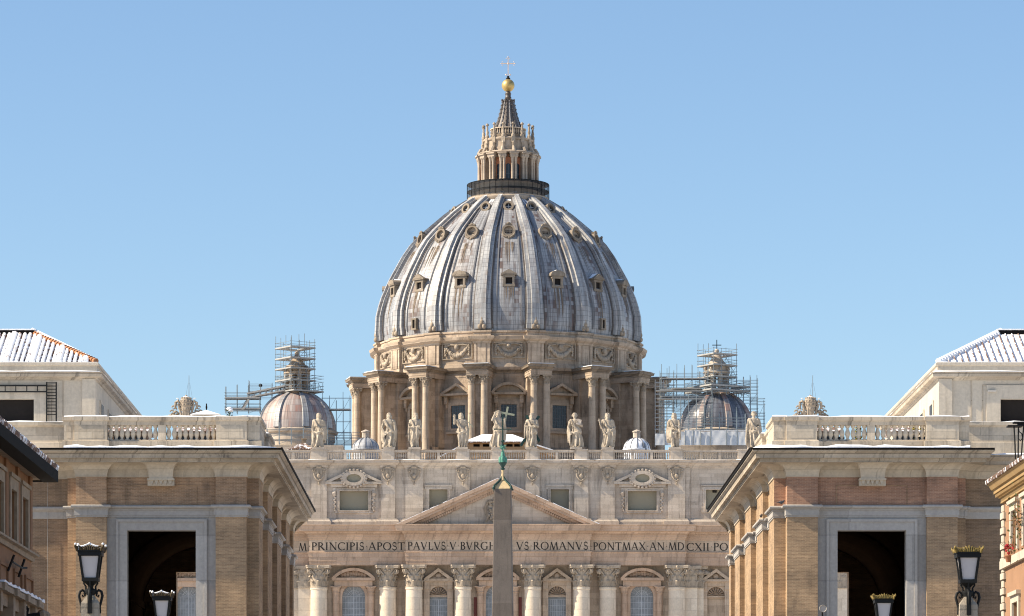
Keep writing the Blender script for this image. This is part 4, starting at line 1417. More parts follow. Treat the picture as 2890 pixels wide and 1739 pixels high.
# ================================================================ things standing on the church roof
def roof_shed():
    d = 655.0
    x0, x1 = PX(1318, d), PX(1492, d)
    xm = PX(1404, d)
    ze, za_, zw = PZ(1247, d), PZ(1225, d), 50
    t = thing('roof_shed', 'ochre shed with slotted openings under a broad snow covered roof behind the middle statue', 'shed', (xm, d, zw), in_world=True)
    slots = []
    for c in (1345, 1372, 1387 + 26, 1438, 1460): slots.append((PX(c - 9, d), PX(c + 9, d), PZ(1261, d), PZ(1253, d)))
    MB().wall(x0 + .3, x1 - .3, zw, ze, d, slots, .8).box(x0 + .3, x1 - .3, d + 1.2, d + 9, zw, ze).build('wall', 'ochre', t)
    for s in slots: MB().box(s[0], s[1], d + .7, d + 1.0, s[2], s[3]).build('opening', 'dark', t)
    rf = MB().add([(x0 - .5, d - .7, ze), (x1 + .5, d - .7, ze), (xm + 2.5, d + 6, za_ + .55), (xm - 2.5, d + 6, za_ + .55), (x0 - .5, d + 12, ze), (x1 + .5, d + 12, ze)],
                  [(0, 1, 2, 3), (1, 5, 2), (5, 4, 3, 2), (4, 0, 3)]).build('roof', 'snow', t)
    ev = MB()
    n = 46
    for i in range(n):
        x = x0 - .4 + (x1 - x0 + .8) * i / (n - 1)
        ev.tube([(x, d - .9, ze - .12), (x, d + .4, ze + .06)], .11, 5)
    ev.build('eaves_tiles', 'tilesnow2', t)
    for s, xa, xb, zb in ((-1, PX(1240, d), PX(1322, d), PZ(1292, d)), (1, PX(1488, d), PX(1575, d), PZ(1278, d))):
        zh = PZ(1250, d)
        hi, lo = (xb, xa) if s < 0 else (xa, xb)
        MB().py([(hi, zh), (lo, zb), (lo, zb - .9), (hi, zh - .9)], d - .1, d + 9).py([(hi, zh - .9), (lo, zb - .9), (lo, 48), (hi, 48)], d + .3, d + 8.8).build('lean_to', 'ochre', t)
        MB().py([(hi, zh + .01), (lo, zb + .01), (lo, zb + .22), (hi, zh + .25)], d - .3, d + 9).build('snow_layer', 'snow', t)


roof_shed()


def tile_hut():
    d = 650.0
    xa, xb, xm = PX(810, d), PX(886, d), PX(856, d)
    ze, zp_ = PZ(1269, d), PZ(1246, d)
    t = thing('tiled_hut', 'small hut with a snow streaked pyramid tile roof and chimney below the reddish dome', 'hut', (xm, d + 2, 50), in_world=True)
    MB().box(xa + .4, xb - .4, d + .3, d + 4, 48, ze).build('wall', 'attic', t)
    rf = MB().add([(xa, d, ze), (xb, d, ze), (xm, d + 2.2, zp_), (xb, d + 4.4, ze), (xa, d + 4.4, ze)], [(0, 1, 2), (1, 3, 2), (3, 4, 2), (4, 0, 2)])
    for i in range(15):
        f = (i + .5) / 15
        x = xa + (xb - xa) * f
        top = .92
        rf.tube([(x, d, ze + .03), (x + (xm - x) * top, d + 2.2 * top, ze + (zp_ - ze) * top + .05)], [.13, .05], 5)
    rf.build('roof', 'tilesnow2', t)
    MB().box(xm - .35, xm + .35, d + 1.8, d + 2.6, zp_ - .5, PZ(1234, d)).box(xm - .45, xm + .45, d + 1.7, d + 2.7, PZ(1237, d), PZ(1235, d)).build('chimney', 'brownstone', t)


tile_hut()

# ================================================================ the two porticoed palaces that close the street
YF = 280.0
KP = YF / F
def QZ(py): return PZ(py, YF)


def portico(s, bc, label):
    """s = +1: its long flank looks right (the left palace); t runs from the bay's middle towards the flank"""
    def T(t): return bc + s * t
    def path(pts):
        q = [(T(t), y) for t, y in pts]
        return q if s > 0 else q[::-1]
    def tb(mb, t0, t1, y0, y1, z0, z1): return mb.box(T(t0), T(t1), y0, y1, z0, z1)
    root = thing('portico_palace', label, 'building', (bc, YF + 25, 0), in_world=True)
    YE_ = 333.0
    zo = QZ(1496)                                     # top of the great doorway
    zs0, zs1, zs2 = QZ(1459), QZ(1435), QZ(1424)     # string course
    zv0, zv1 = QZ(1345), QZ(1308)                    # cove
    zc1, zc2 = QZ(1296), QZ(1273)
    # flank piers: (front y, depth of main shaft)
    fl = [(281.3, 4.6), (292.6, 6.2), (305.9, 6.2), (319.2, 6.2), (YE_ - 2.2, 2.2)]
    stepA = [(-6.7, YF + 1.9), (-6.7, YF + 1.2), (-6.0, YF + 1.2), (-6.0, YF), (-3.84, YF), (-3.84, YF + .45), (3.84, YF + .45), (3.84, YF), (6.0, YF), (6.0, YF + 1.3), (6.82, YF + 1.3)]
    flank = []
    for i, (y, d) in enumerate(fl):
        last = i == len(fl) - 1
        if i: flank += [(6.0, y - 1.2), (6.42, y - 1.2), (6.42, y - .0), (6.82, y)]
        flank += [(6.82, y + d)]
        if not last: flank += [(6.42, y + d), (6.42, y + d + 1.2), (6.0, y + d + 1.2)]
    full = path(stepA + flank)
    wing = path([(-26, YF + 1.9), (-6.7, YF + 1.9)])

    # walls, as an outline pushed up; the doorway bay is built round its opening
    def outline(z0, z1, mat, name, part_=None):
        mb = MB()
        pts = full
        if part_ == 'flank': pts = path(stepA[-1:] + flank)
        if part_ == 'front': pts = path(stepA)
        for (xa, ya), (xb, yb) in zip(pts, pts[1:]):
            mid = abs(ya - (YF + .45)) < 1e-6 and abs(yb - ya) < 1e-6
            if mid and z0 < zo: continue
            mb.add([(xa, ya, z0), (xb, yb, z0), (xb, yb, z1), (xa, ya, z1)], [(0, 1, 2, 3)])
        return mb.build(name, mat, root)
    outline(0, zs0, 'brick', 'wall')
    outline(zs2, zv0, 'brick brown' if s > 0 else 'brick red', 'frieze_wall', 'front')
    outline(zs2, zv0, 'brick', 'flank_frieze', 'flank')
    # recessed panel lines in the frieze
    mb = MB()
    for t0, t1, z0, z1 in ((-2.46, 2.46, QZ(1369.5), QZ(1368)), (-2.5, -2.46, zs2, QZ(1369)), (2.46, 2.5, zs2, QZ(1369))): tb(mb, t0, t1, YF + .40, YF + .46, z0, z1)
    tb(mb, -2.46, 2.46, YF + .395, YF + .46, zs2, zs2 + .01)
    mb.build('frieze_panel', 'brick', root)
    # door surround
    fr = MB()
    for a, b in ((-3.84, -2.42), (2.42, 3.84)): tb(fr, a, b, YF + .45, YF + 1.4, 0, zs0)
    tb(fr, -2.42, 2.42, YF + .45, YF + 1.4, zo, zs0)
    for w0, w1, y in ((2.42, 3.02, YF + .33), (3.02, 3.2, YF + .24)):
        z = zo + (w0 - 2.42)
        for sg in (-1, 1): tb(fr, sg * w0, sg * w1, y, YF + .45, 0, z)
        tb(fr, -w1, w1, y - .002, YF + .45, z, zo + (w1 - 2.42))
    fr.build('door_surround', 'frame', root)
    # string course
    MB().sweep(full, [(0, zs0), (.06, zs0), (.06, zs0 + .1), (.1, zs0 + .12), (.1, zs1 - .12), (.14, zs1 - .1), (.14, zs1), (.28, zs1 + .03), (.33, zs1 + .1), (.33, zs2 - .1), (.28, zs2 - .03), (0, zs2)]).build('string_course', 'frame', root, smooth=50)
    # cove and cornice
    cv = [(0, zv0 - .02), (.07, zv0 - .02), (.07, zv0 + .06)] + [(.05 + .80 * (1 - cos(pi / 2 * t / 7)), zv0 + .06 + (zv1 - zv0 - .06) * sin(pi / 2 * t / 7)) for t in range(8)] + [(.95, zv1 + .001)]
    MB().sweep(full, cv).build('cove', 'travertine', root, smooth=40)
    straight = path([(-6.7, YF + 1.6), (-6.7, YF + .1), (6.82, YF + .1), (6.82, YE_)])
    co = [(.2, zv1), (1.15, zv1), (1.15, zv1 + .08), (1.2, zv1 + .1), (1.2, zc1 - .05), (1.46, zc1 - .03), (1.46, zc1 + .1), (1.5, zc1 + .25), (1.62, zc2 - .22), (1.72, zc2 - .15), (1.72, zc2), (-2, zc2 + .06)]
    cor = MB().sweep(straight, co).build('cornice', 'cornice grey', root)
    gut = MB()
    for i, (a, b) in enumerate(zip(straight, straight[1:])):
        if abs(a[0] - b[0]) < .1 and abs(a[1] - b[1]) > 10:
            gut.box(a[0] + s * 1.70, a[0] + s * 1.80, min(a[1], b[1]) - 1.6, max(a[1], b[1]) + .5, zc2 - .05, zc2 + .12)
            if s < 0:
                y = min(a[1], b[1])
                while y < max(a[1], b[1]):
                    gut.ell((a[0] + s * 1.76, y, zc2 + .17), (.11, .13, .11), 6, 4); y += .85
    xs = sorted((T(-8.4), T(8.54)))
    gut.box(xs[0], xs[1], YF + .1 - 1.80, YF + .1 - 1.70, zc2 - .07, zc2 + .07)
    gut.build('gutter', 'gutter', cor)
    drift(straight[1:] if s > 0 else straight[:-1], -.3, 1.68, zc2 + .065, .22, .8, cor, amp=.45)
    # bracket over the doorway, in the cove
    kb = MB()
    n = 8
    prof = [(.45 - .02 - .80 * (1 - cos(pi / 2 * i / n)) - .75, zv0 - .15 + (zv1 - zv0 + .15) * sin(pi / 2 * i / n)) for i in range(n + 1)]
    for i in range(n):
        w0, w1 = .84 + .55 * (i / n) ** 2.2, .84 + .55 * ((i + 1) / n) ** 2.2
        (a, z0), (b, z1) = prof[i], prof[i + 1]
        kb.add([(T(-w0), YF + a, z0), (T(w0), YF + a, z0), (T(w1), YF + b, z1), (T(-w1), YF + b, z1), (T(-w0), YF + .5, z0), (T(w0), YF + .5, z0), (T(w1), YF + .5, z1), (T(-w1), YF + .5, z1)],
               [(0, 1, 2, 3), (0, 3, 7, 4), (1, 5, 6, 2)])
    tb(kb, -.95, .95, YF - .38, YF + .44, zv0 - .28, zv0 - .15)
    for i in range(5): kb.py([(T(-.78 + .32 * i), zv0 - .28), (T(-.62 + .32 * i + .14), zv0 - .28), (T(-.62 + .32 * i), zv0 - .62)], YF - .3, YF + .44)
    tb(kb, -.93, .93, YF - .2, YF + .44, zv0 - .66, zv0 - .28)
    kb.build('bracket', 'travertine', root)
    # parapet: plinth, piers, balusters, coping
    zr, zp0, zp1, zq, zt = zc2 + .06, QZ(1265), QZ(1239), QZ(1197), QZ(1184)
    ztop = QZ(1174.5)
    yb = YF + .45
    pp = path([(-6.9, yb + 1.4), (-6.9, yb + .2), (-6.15, yb + .2), (-6.15, yb), (-3.84, yb), (-3.84, yb + .3), (3.84, yb + .3), (3.84, yb), (6.0, yb), (6.0, yb + .2), (6.9, yb + .2), (6.9, yb + 6), (6.6, yb + 6), (6.6, yb + 12), (6.9, yb + 12), (6.9, yb + 18), (6.6, yb + 18), (6.6, yb + 26), (6.9, yb + 26), (6.9, yb + 32), (6.6, yb + 32), (6.6, YE_)])
    par = MB().sweep(pp, [(.0, zr - .4), (.14, zr - .4), (.14, zp0 + .55), (.02, zp0 + .6), (.02, zp1 - .02), (0, zp1), (-.5, zp1)]).build('parapet', 'cornice grey', root)
    MB().sweep(pp, [(-.5, zq), (.0, zq), (.03, zq + .25), (.14, zt), (.14, ztop), (-.55, ztop)]).build('coping', 'cornice grey', par)
    drift(pp[1:] if s > 0 else pp[:-1], -.5, .12, ztop + .003, .10, .9, par, amp=.6)
    for a, b, y in ((-6.9, -6.15, yb + .2), (-6.15, -3.84, yb), (3.84, 6.0, yb), (6.0, 6.9, yb + .2), (-.27, .27, yb + .32)):
        pr = MB()
        tb(pr, a + .002, b - .002, y, yb + .9, zp1 - .02, zq + .01)
        if b - a > .6: tb(pr, a + .25, b - .25, y - .02, y + .01, zp1 + .12, zq - .1)
        pr.build('parapet_pier', 'travertine', par)
    fp = MB()
    ys = yb + .2
    for (xa, ya), (xb, yb2) in zip(pp, pp[1:]):
        if abs(xa - xb) < 1e-6 and abs(ya - yb2) > 3: fp.box(xa - s * .02, xa - s * .5, min(ya, yb2) + .01, max(ya, yb2) - .01, zp1 - .02, zq + .01)
    fp.build('flank_parapet', 'travertine', par)
    bl = MB().lathe([(.17, 0), (.17, .06), (.1, .1), (.09, .15), (.17, .36), (.185, .46), (.15, .62), (.09, .80), (.085, .86), (.15, .9), (.15, .96), (.17, .97), (.17, 1.05)], 0, 0, 14)
    b0 = None
    for sg in (-1, 1):
        for i in range(9):
            if i == 0 or i == 8: pass
            at = (T(sg * (.27 + .395 * (i + .5))), yb + .58, zp1)
            if b0 is None: b0 = bl.build('baluster', 'travertine', par, smooth=50, loc=at)
            else: inst(b0, par, at)
    # flat roof and the body behind
    MB().box(T(-26), T(6.0), YF + 3.3, YE_, zv0, zc2 + .05).build('roof', 'snow', root)
    for a, b in (((-3.9, -1.4), (.7, 3.9)) if s > 0 else ((2.0, 3.9), (-3.6, -1.9))):      # low sheds on the terrace, seen between the balusters
        x0, x1 = sorted((T(a), T(b)))
        h = zc2 + 1.75
        sh = MB().box(x0, x1, YF + 4, YF + 8, zc2, h).build('terrace_hut', 'brick shaded' if s > 0 else 'plaster', root)
        MB().px([(YF + 3.6, h), (YF + 8.4, h), (YF + 6, h + .55)], x0 - .2, x1 + .2).build('roof', 'tilesnow2', sh)
        for k_ in range(3): MB().box(x0 + .2 + .8 * k_, x0 + .7 + .8 * k_, YF + 3.96, YF + 4.01, zc2 + .5, zc2 + 1.4).build('window', 'glass dark', sh)
    # passage right through the palace: side walls, vault, cornice, far opening
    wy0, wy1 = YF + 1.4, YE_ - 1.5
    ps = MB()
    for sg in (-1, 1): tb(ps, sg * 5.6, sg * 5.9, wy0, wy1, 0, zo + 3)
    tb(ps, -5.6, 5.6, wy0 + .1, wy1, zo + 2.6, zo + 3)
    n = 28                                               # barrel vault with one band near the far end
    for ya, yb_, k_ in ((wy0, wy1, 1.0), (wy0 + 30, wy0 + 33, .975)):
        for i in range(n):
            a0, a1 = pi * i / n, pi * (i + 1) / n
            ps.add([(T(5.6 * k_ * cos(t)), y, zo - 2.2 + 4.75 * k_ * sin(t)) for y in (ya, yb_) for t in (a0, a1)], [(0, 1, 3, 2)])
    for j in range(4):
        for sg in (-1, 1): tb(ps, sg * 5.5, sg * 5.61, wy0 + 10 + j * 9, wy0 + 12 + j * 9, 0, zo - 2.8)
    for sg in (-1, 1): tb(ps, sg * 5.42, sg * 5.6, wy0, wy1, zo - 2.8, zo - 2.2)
    ps.build('passage', 'shadestucco', root)
    MB().box(T(-5.6), T(5.6), YF - 2, YE_ + 3, 0, .05).build('paving', 'street', root)
    en = MB()
    zr2 = PZ(1618, YE_)
    tr = PX(501, YE_) if s > 0 else PX(2391, YE_)
    tr = (tr - bc) * s
    o2 = (min(tr, -tr) if s > 0 else -abs(tr)), (abs(tr) if s > 0 else max(tr, -tr))
    e0, e1 = o2
    xs = sorted((T(e0), T(e1)))
    xw = sorted((T(-26), T(6.0)))
    en.wall(xw[0], xw[1], 0, zv0, YE_ - 1.5, [(xs[0], xs[1], -1, zr2)], 1.5)
    en.build('rear_wall', 'brick', root)
    # outer wing, set back
    wg = MB()
    xw = sorted((T(-26), T(-6.7)))
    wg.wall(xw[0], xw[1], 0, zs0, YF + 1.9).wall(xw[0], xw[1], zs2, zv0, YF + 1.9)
    w_ = wg.build('wing', 'brick shaded', root)
    MB().sweep(wing, [(0, zs0), (.06, zs0), (.1, zs0 + .12), (.1, zs1 - .12), (.14, zs1 - .1), (.28, zs1 + .03), (.33, zs1 + .1), (.33, zs2 - .1), (.28, zs2 - .03), (0, zs2)], caps=False).build('string_course', 'frame', w_, smooth=50)
    MB().sweep(wing, cv, caps=False).build('cove', 'travertine', w_, smooth=40)
    MB().sweep(wing, [(.0, zv1), (.9, zv1), (.9, zc1 - .03), (1.0, zc1 + .05), (1.15, zc2 - .35), (1.2, zc2 - .22), (-2, zc2 - .2)], caps=False).build('cornice', 'cornice grey', w_)
    MB().sweep(wing, [(-1.1, zc2 - .4), (-1.1, zp0 + .7), (-1.2, zp0 + .75), (-1.2, zq + .1), (-1.0, zt - .1), (-1.0, ztop - .12), (-1.7, ztop - .12)], caps=False).build('solid_parapet', 'travertine', w_)
    drift(wing, -1.0, 1.1, zc2 - .19, .12, .9, w_, amp=.6)
    drift(wing, -1.7, -1.0, ztop - .115, .07, .9, w_, amp=.9)
    sd = MB()
    tb(sd, -10.3, -9.55, YF + 1.7, YF + 1.91, 0, QZ(1532))
    sd.build('side_door_frame', 'frame', w_)
    if s > 0:
        MB().tube([(PX(128, YF), YF + 1.75, 10), (PX(126.5, YF), YF + 1.75, zs1), (PX(127.5, YF), YF + 1.75, zv0)], .016, 4).build('cable', 'plank', w_)
    # tall stone window frames in the flank bays
    for (y, d), (y2, d2) in zip(fl, fl[1:]):
        a, b = y + d + 1.2, y2 - 1.2
        mb = MB()
        x = T(6.0)
        xo = T(6.15)
        mb.box(xo, x, a + .25, a + 1.0, 0, zs0 - .1).box(xo, x, b - 1.0, b - .25, 0, zs0 - .1).box(T(6.14), x, a + 1.0, b - 1.0, zs0 - 1.5, zs0 - .1)
        wdw = mb.build('flank_window', 'frame', root)
        MB().box(T(6.05), T(5.95), a + 1.0, b - 1.0, 0, zs0 - 1.5).build('glass', 'glass dark', wdw)
        pb = MB()
        for za, zb in ((zs2 + .25, zv0 - .3),):
            pb.box(T(6.08), T(6.0), a + .25, a + .5, za, zb).box(T(6.08), T(6.0), b - .5, b - .25, za, zb).box(T(6.085), T(6.0), a + .5, b - .5, zb - .25, zb)
        pb.build('flank_panel', 'brick', root)
    return root


portico(1, PX(454.5, YF), 'brick and travertine palace left of the obelisk, dark doorway showing a lattice window')
portico(-1, PX(2462, YF), 'brick and travertine palace right of the obelisk with a sunlit inner flank')


# ================================================================ higher cream blocks behind the balustrades
def upper_block(s, corner_px, label, tilemat):
    d = 300.0
    def Z(py): return PZ(py, d)
    xc = PX(corner_px, d)
    root = thing('upper_palace_block', label, 'building', (xc - s * 12, d + 15, 28), in_world=True)
    def T(t): return xc - s * t         # t runs from the visible corner outwards, away from the street's middle
    zb, z1, z2, z3 = 27.0, Z(1070), Z(1053), Z(1024)
    wy = d + 40
    win = [(T(9.2) if s > 0 else T(4.65), T(4.65) if s > 0 else T(9.2))]
    w = win[0]
    hz0, hz1 = Z(1190), Z(1127)
    xw = sorted((T(26), T(0)))
    MB().wall(xw[0], xw[1], zb, z1, d, [(w[0] if s > 0 else T(4.68), w[1] if s > 0 else T(9.2), hz0, hz1)], .5).box(T(0), T(.01), d + .01, wy, zb, z1).build('wall', 'plaster', root)
    fr = MB().frame(min(w), max(w), hz0, hz1, 1.05, d - .12, d, 0, False)
    wd = fr.build('window', 'plaster', root)
    MB().box(min(w), max(w), d + .4, d + .5, hz0, hz1).build('pane', 'dark', wd)
    MB().box(T(0), T(1.0), d - .18, d, zb, z1).build('corner_pilaster', 'plaster', root)
    cpth = [(T(26), d), (T(0), d), (T(0), wy)]
    if s < 0: cpth = cpth[::-1]
    crn = MB().sweep(cpth, [(0, z1 - .1), (.1, z1 - .05), (.16, z1 + .08), (.45, z1 + .15), (.5, z2 - .05), (.55, z2), (.1, z2 + .05)]).build('cornice', 'cornice grey', root)
    drift(cpth, .1, .5, z2 + .05, .09, 1.5, crn, amp=.5)
    atc = MB().sweep(cpth, [(.1, z2 - .1), (.1, z3 - .25), (.22, z3 - .2), (.22, z3), (-.8, z3)]).build('attic_band', 'plaster', root)
    drift(cpth, -.8, .2, z3 + .003, .07, 1.5, atc, amp=.5)
    # hipped roof, front slope laid with rows of tiles
    run = 6.2
    zr = PZ(941, d + run)
    rt = (xc - PX(89 if s > 0 else 2826, d + run)) * s
    e = .0
    rf = MB().add([(T(-e), d + .2, z3), (T(26), d + .2, z3), (T(26), d + run, zr), (T(rt), d + run, zr), (T(-e), wy, z3), (T(rt), wy - run, zr)], [(0, 1, 2, 3), (0, 3, 5, 4)])
    rf = rf.build('roof', 'tilesnow4' if s > 0 else 'snow', root)
    tl = MB()
    t = .8
    i = 0
    while t < 25:
        top = min(1.0, (t / rt)) * .97
        p0 = (T(t), d + .1, z3 + .10)
        p1 = (T(t), d + .1 + run * top, z3 + .10 + (zr - z3) * top)
        fat = (.125 if i % 5 else .25) if s > 0 else .05
        n = 7
        tl.tube([tuple(p0[k] + (p1[k] - p0[k]) * j / n for k in range(3)) for j in range(n + 1)], [fat * (1 + .1 * (j % 2)) for j in range(n + 1)], 7, .8)
        t += .40 if s > 0 else .50; i += 1
    tl.build('tile_rows', tilemat, rf, smooth=50)
    hp = MB()
    n = 26
    for i in range(n):
        f0, f1 = i / n, (i + 1.25) / n
        a = (T(rt * f0), d + .2 + run * f0, z3 + (zr - z3) * f0 + .12)
        b = (T(rt * f1), d + .2 + run * f1, z3 + (zr - z3) * f1 + .08)
        hp.tube([a, b], [.26, .19], 8)
    hp.build('hip_tiles', 'tile' if s > 0 else 'tilesnow3', rf, smooth=50)
    MB().add([(T(-.05), d + .6, z3 + .12), (T(rt - .05), d + run + .3, zr + .35), (T(rt - .05), d + run + .5, zr + .05), (T(-.05), d + 1.1, z3)], [(0, 1, 2, 3)]).tube([(T(.1), d + .5, z3 + .22), (T(rt), d + run + .35, zr + .28)], .2, 6).build('snow_layer', 'snow', rf)
    MB().box(T(26), T(rt - .2), d + run - .25, d + run + .5, zr - .1, zr + .22).build('ridge', 'gutter', rf)
    MB().box(T(26), T(rt - .35), d + run - .3, d + run + .55, zr + .22, zr + .32).build('snow_layer', 'snow', rf)
    pnl = MB()
    for w_ in (1.35, 2.2): pnl.frame(min(w) - w_ + .04, max(w) + w_ - .04, hz0 - .5, hz1 + w_ - .3, .05, d - .05, d, 0, False)
    pnl.build('wall_panel', 'cornice grey', root)
    if s < 0: MB().tube([(T(4.0), d, Z(1105)), (T(4.0), d - .2, Z(1104))], .06, 6).box(T(4.0) - .3, T(4.0) + .3, d - .3, d - .15, Z(1107), Z(1102)).build('wall_lamp', 'horn', root)
    # flank windows and hangings
    x = T(0)
    for j in range(4):
        y = d + 3 + j * 6.5
        a = sorted((x + s * .10, x + s * .0))
        f = MB().box(a[0], a[1], y, y + 2.6, Z(1190), Z(1118)).build('flank_window', 'plaster', root)
        b = sorted((x + s * .13, x + s * .11))
        MB().box(b[0], b[1], y + .5, y + 2.1, Z(1195), Z(1127)).build('pane', 'glass dark', f)
    return root


upper_block(1, 270, 'cream upper block with orange hip tiles above its snow striped roof', 'tilesnow')
upper_block(-1, 2649, 'cream upper block under an almost fully snow covered hip roof', 'tilesnow2')

# iron ladder and rail fixed on the left block
d = 299.7
mb = MB()
xa, xb = PX(132, d), PX(159, d)
tag_l = thing('iron_ladder', 'rusty black iron ladder standing upright against the cream wall beside the window', 'ladder', ((xa + xb) / 2, d, 28.5), in_world=True)
for x in (xa, xb): MB().box(x - .05, x + .05, d - .1, d, 28.6, PZ(1079, d)).build('rail', 'iron', tag_l)
for i in range(11):
    z = PZ(1170, d) + i * (PZ(1081, d) - PZ(1170, d)) / 10
    MB().tube([(xa, d - .05, z), (xb, d - .05, z)], .035, 5).build('rung', 'iron', tag_l)
gl_ = thing('iron_guard_rail', 'long black iron rail running level above the left block window', 'railing', (PX(60, d), d, PZ(1106, d)), in_world=True)
for py in (1089, 1106): MB().box(PX(-120, d), PX(131, d), d - .12, d - .05, PZ(py, d) - .05, PZ(py, d) + .05).build('rail', 'iron', gl_)
for px in (-75, -45, -15, 15, 45, 76, 106): MB().box(PX(px, d) - .035, PX(px, d) + .035, d - .11, d - .06, PZ(1106, d), PZ(1089, d)).build('upright', 'iron', gl_)

# things standing on the palace roofs
xs_, ys_ = PX(582, 300), 300
zc_ = QZ(1272)
pt = thing('roof_turret', 'low turret with a smooth snow covered pyramid cap behind the left balustrade', 'turret', (xs_, ys_, zc_))
MB().box(-1.0, 1.0, -1.0, 1.0, 0, PZ(1176, 300) - zc_).build('wall', 'plaster', pt)
h0, h1 = PZ(1174, 300) - zc_, PZ(1158, 300) - zc_
MB().add([(-1.15, -1.15, h0), (1.15, -1.15, h0), (1.15, 1.15, h0), (-1.15, 1.15, h0), (-.06, 0, h1), (.06, 0, h1)], [(0, 1, 5, 4), (1, 2, 5), (2, 3, 4, 5), (3, 0, 4), (0, 3, 2, 1)]).build('cap', 'snow', pt)
bd = MB().ell((0, 0, .22), (.07, .09, .2), 8, 6).ell((0, -.05, .45), (.055, .07, .06), 8, 5).tube([(0, .05, .12), (0, .12, -.04)], [.05, .02], 5).tube([(0, -.1, .45), (0, -.17, .44)], [.02, .008], 4).tube([(.02, 0, .04), (.02, 0, 0)], .012, 4)
tag(bd.build('bird', 'gutter', None, smooth=60, loc=(xs_ + .02, ys_, zc_ + h1)), 'small dark bird perched on the peak of the snowy turret', 'bird')


def shrub(name, label, cat, at, h, w, mat, snowcap, group=None, seed=1):
    r = random.Random(seed)
    t = thing(name, label, cat, at, group)
    MB().lathe([(.16, 0), (.2, .05), (.26, .42), (.3, .44), (.3, .5), (.24, .5)], 0, 0, 14).build('pot', 'terracotta', t, smooth=40)
    st = MB()
    for i in range(7):
        a = r.uniform(0, 2 * pi)
        st.tube([(0, 0, .45), (.2 * w * cos(a), .2 * w * sin(a), .45 + h * .5), (.45 * w * cos(a), .45 * w * sin(a), .4 + h * r.uniform(.7, 1))], [.03, .02, .008], 4)
    st.build('stem', 'brownwall', t)
    lf = MB()
    for i in range(260):
        a, q = r.uniform(0, 2 * pi), r.random() ** .5
        z = .55 + h * r.random()
        ww = w * .5 * q * (1.1 - .5 * (z - .5) / h)
        p = Vector((ww * cos(a), ww * sin(a), z))
        u = Vector((r.gauss(0, 1), r.gauss(0, 1), r.gauss(0, .6))).normalized() * .10
        v = u.cross(Vector((r.gauss(0, 1), r.gauss(0, 1), r.gauss(0, 1)))).normalized() * .045
        lf.add([p - u, p + v, p + u, p - v], [(0, 1, 2, 3)])
    lf.build('leaves', mat, t)
    if snowcap: MB().ell((0, 0, .5 + h), (w * .36, w * .36, .14), 12, 6).ell((.1, -.1, .38 + h), (w * .28, w * .3, .12), 10, 6).build('snow_layer', 'snow', t, smooth=70)
    return t


zr_ = QZ(1272) + .05
shrub('potted_shrub', 'round dark shrub capped with snow at the right end of the left balustrade', 'plant', (PX(648, 287), 287, zr_), PZ(1154, 287) - zr_ - .5, .62, 'leaf', True, seed=4)
for i, (px, lab) in enumerate(((2422, 'yellow green potted shrub behind the right balustrade, left of its middle pier'), (2580, 'yellow green potted shrub behind the last balusters, next to the right hand one'),
                               (2599, 'yellow green potted shrub closest to the broad right pier of the right balustrade'))):
    shrub('potted_shrub', lab, 'plant', (PX(px, 284 + i * .2), 284 + i * .2, zr_), 1.5, .7, 'leafyellow', False, 'potted shrubs behind the right balustrade', seed=10 + i)


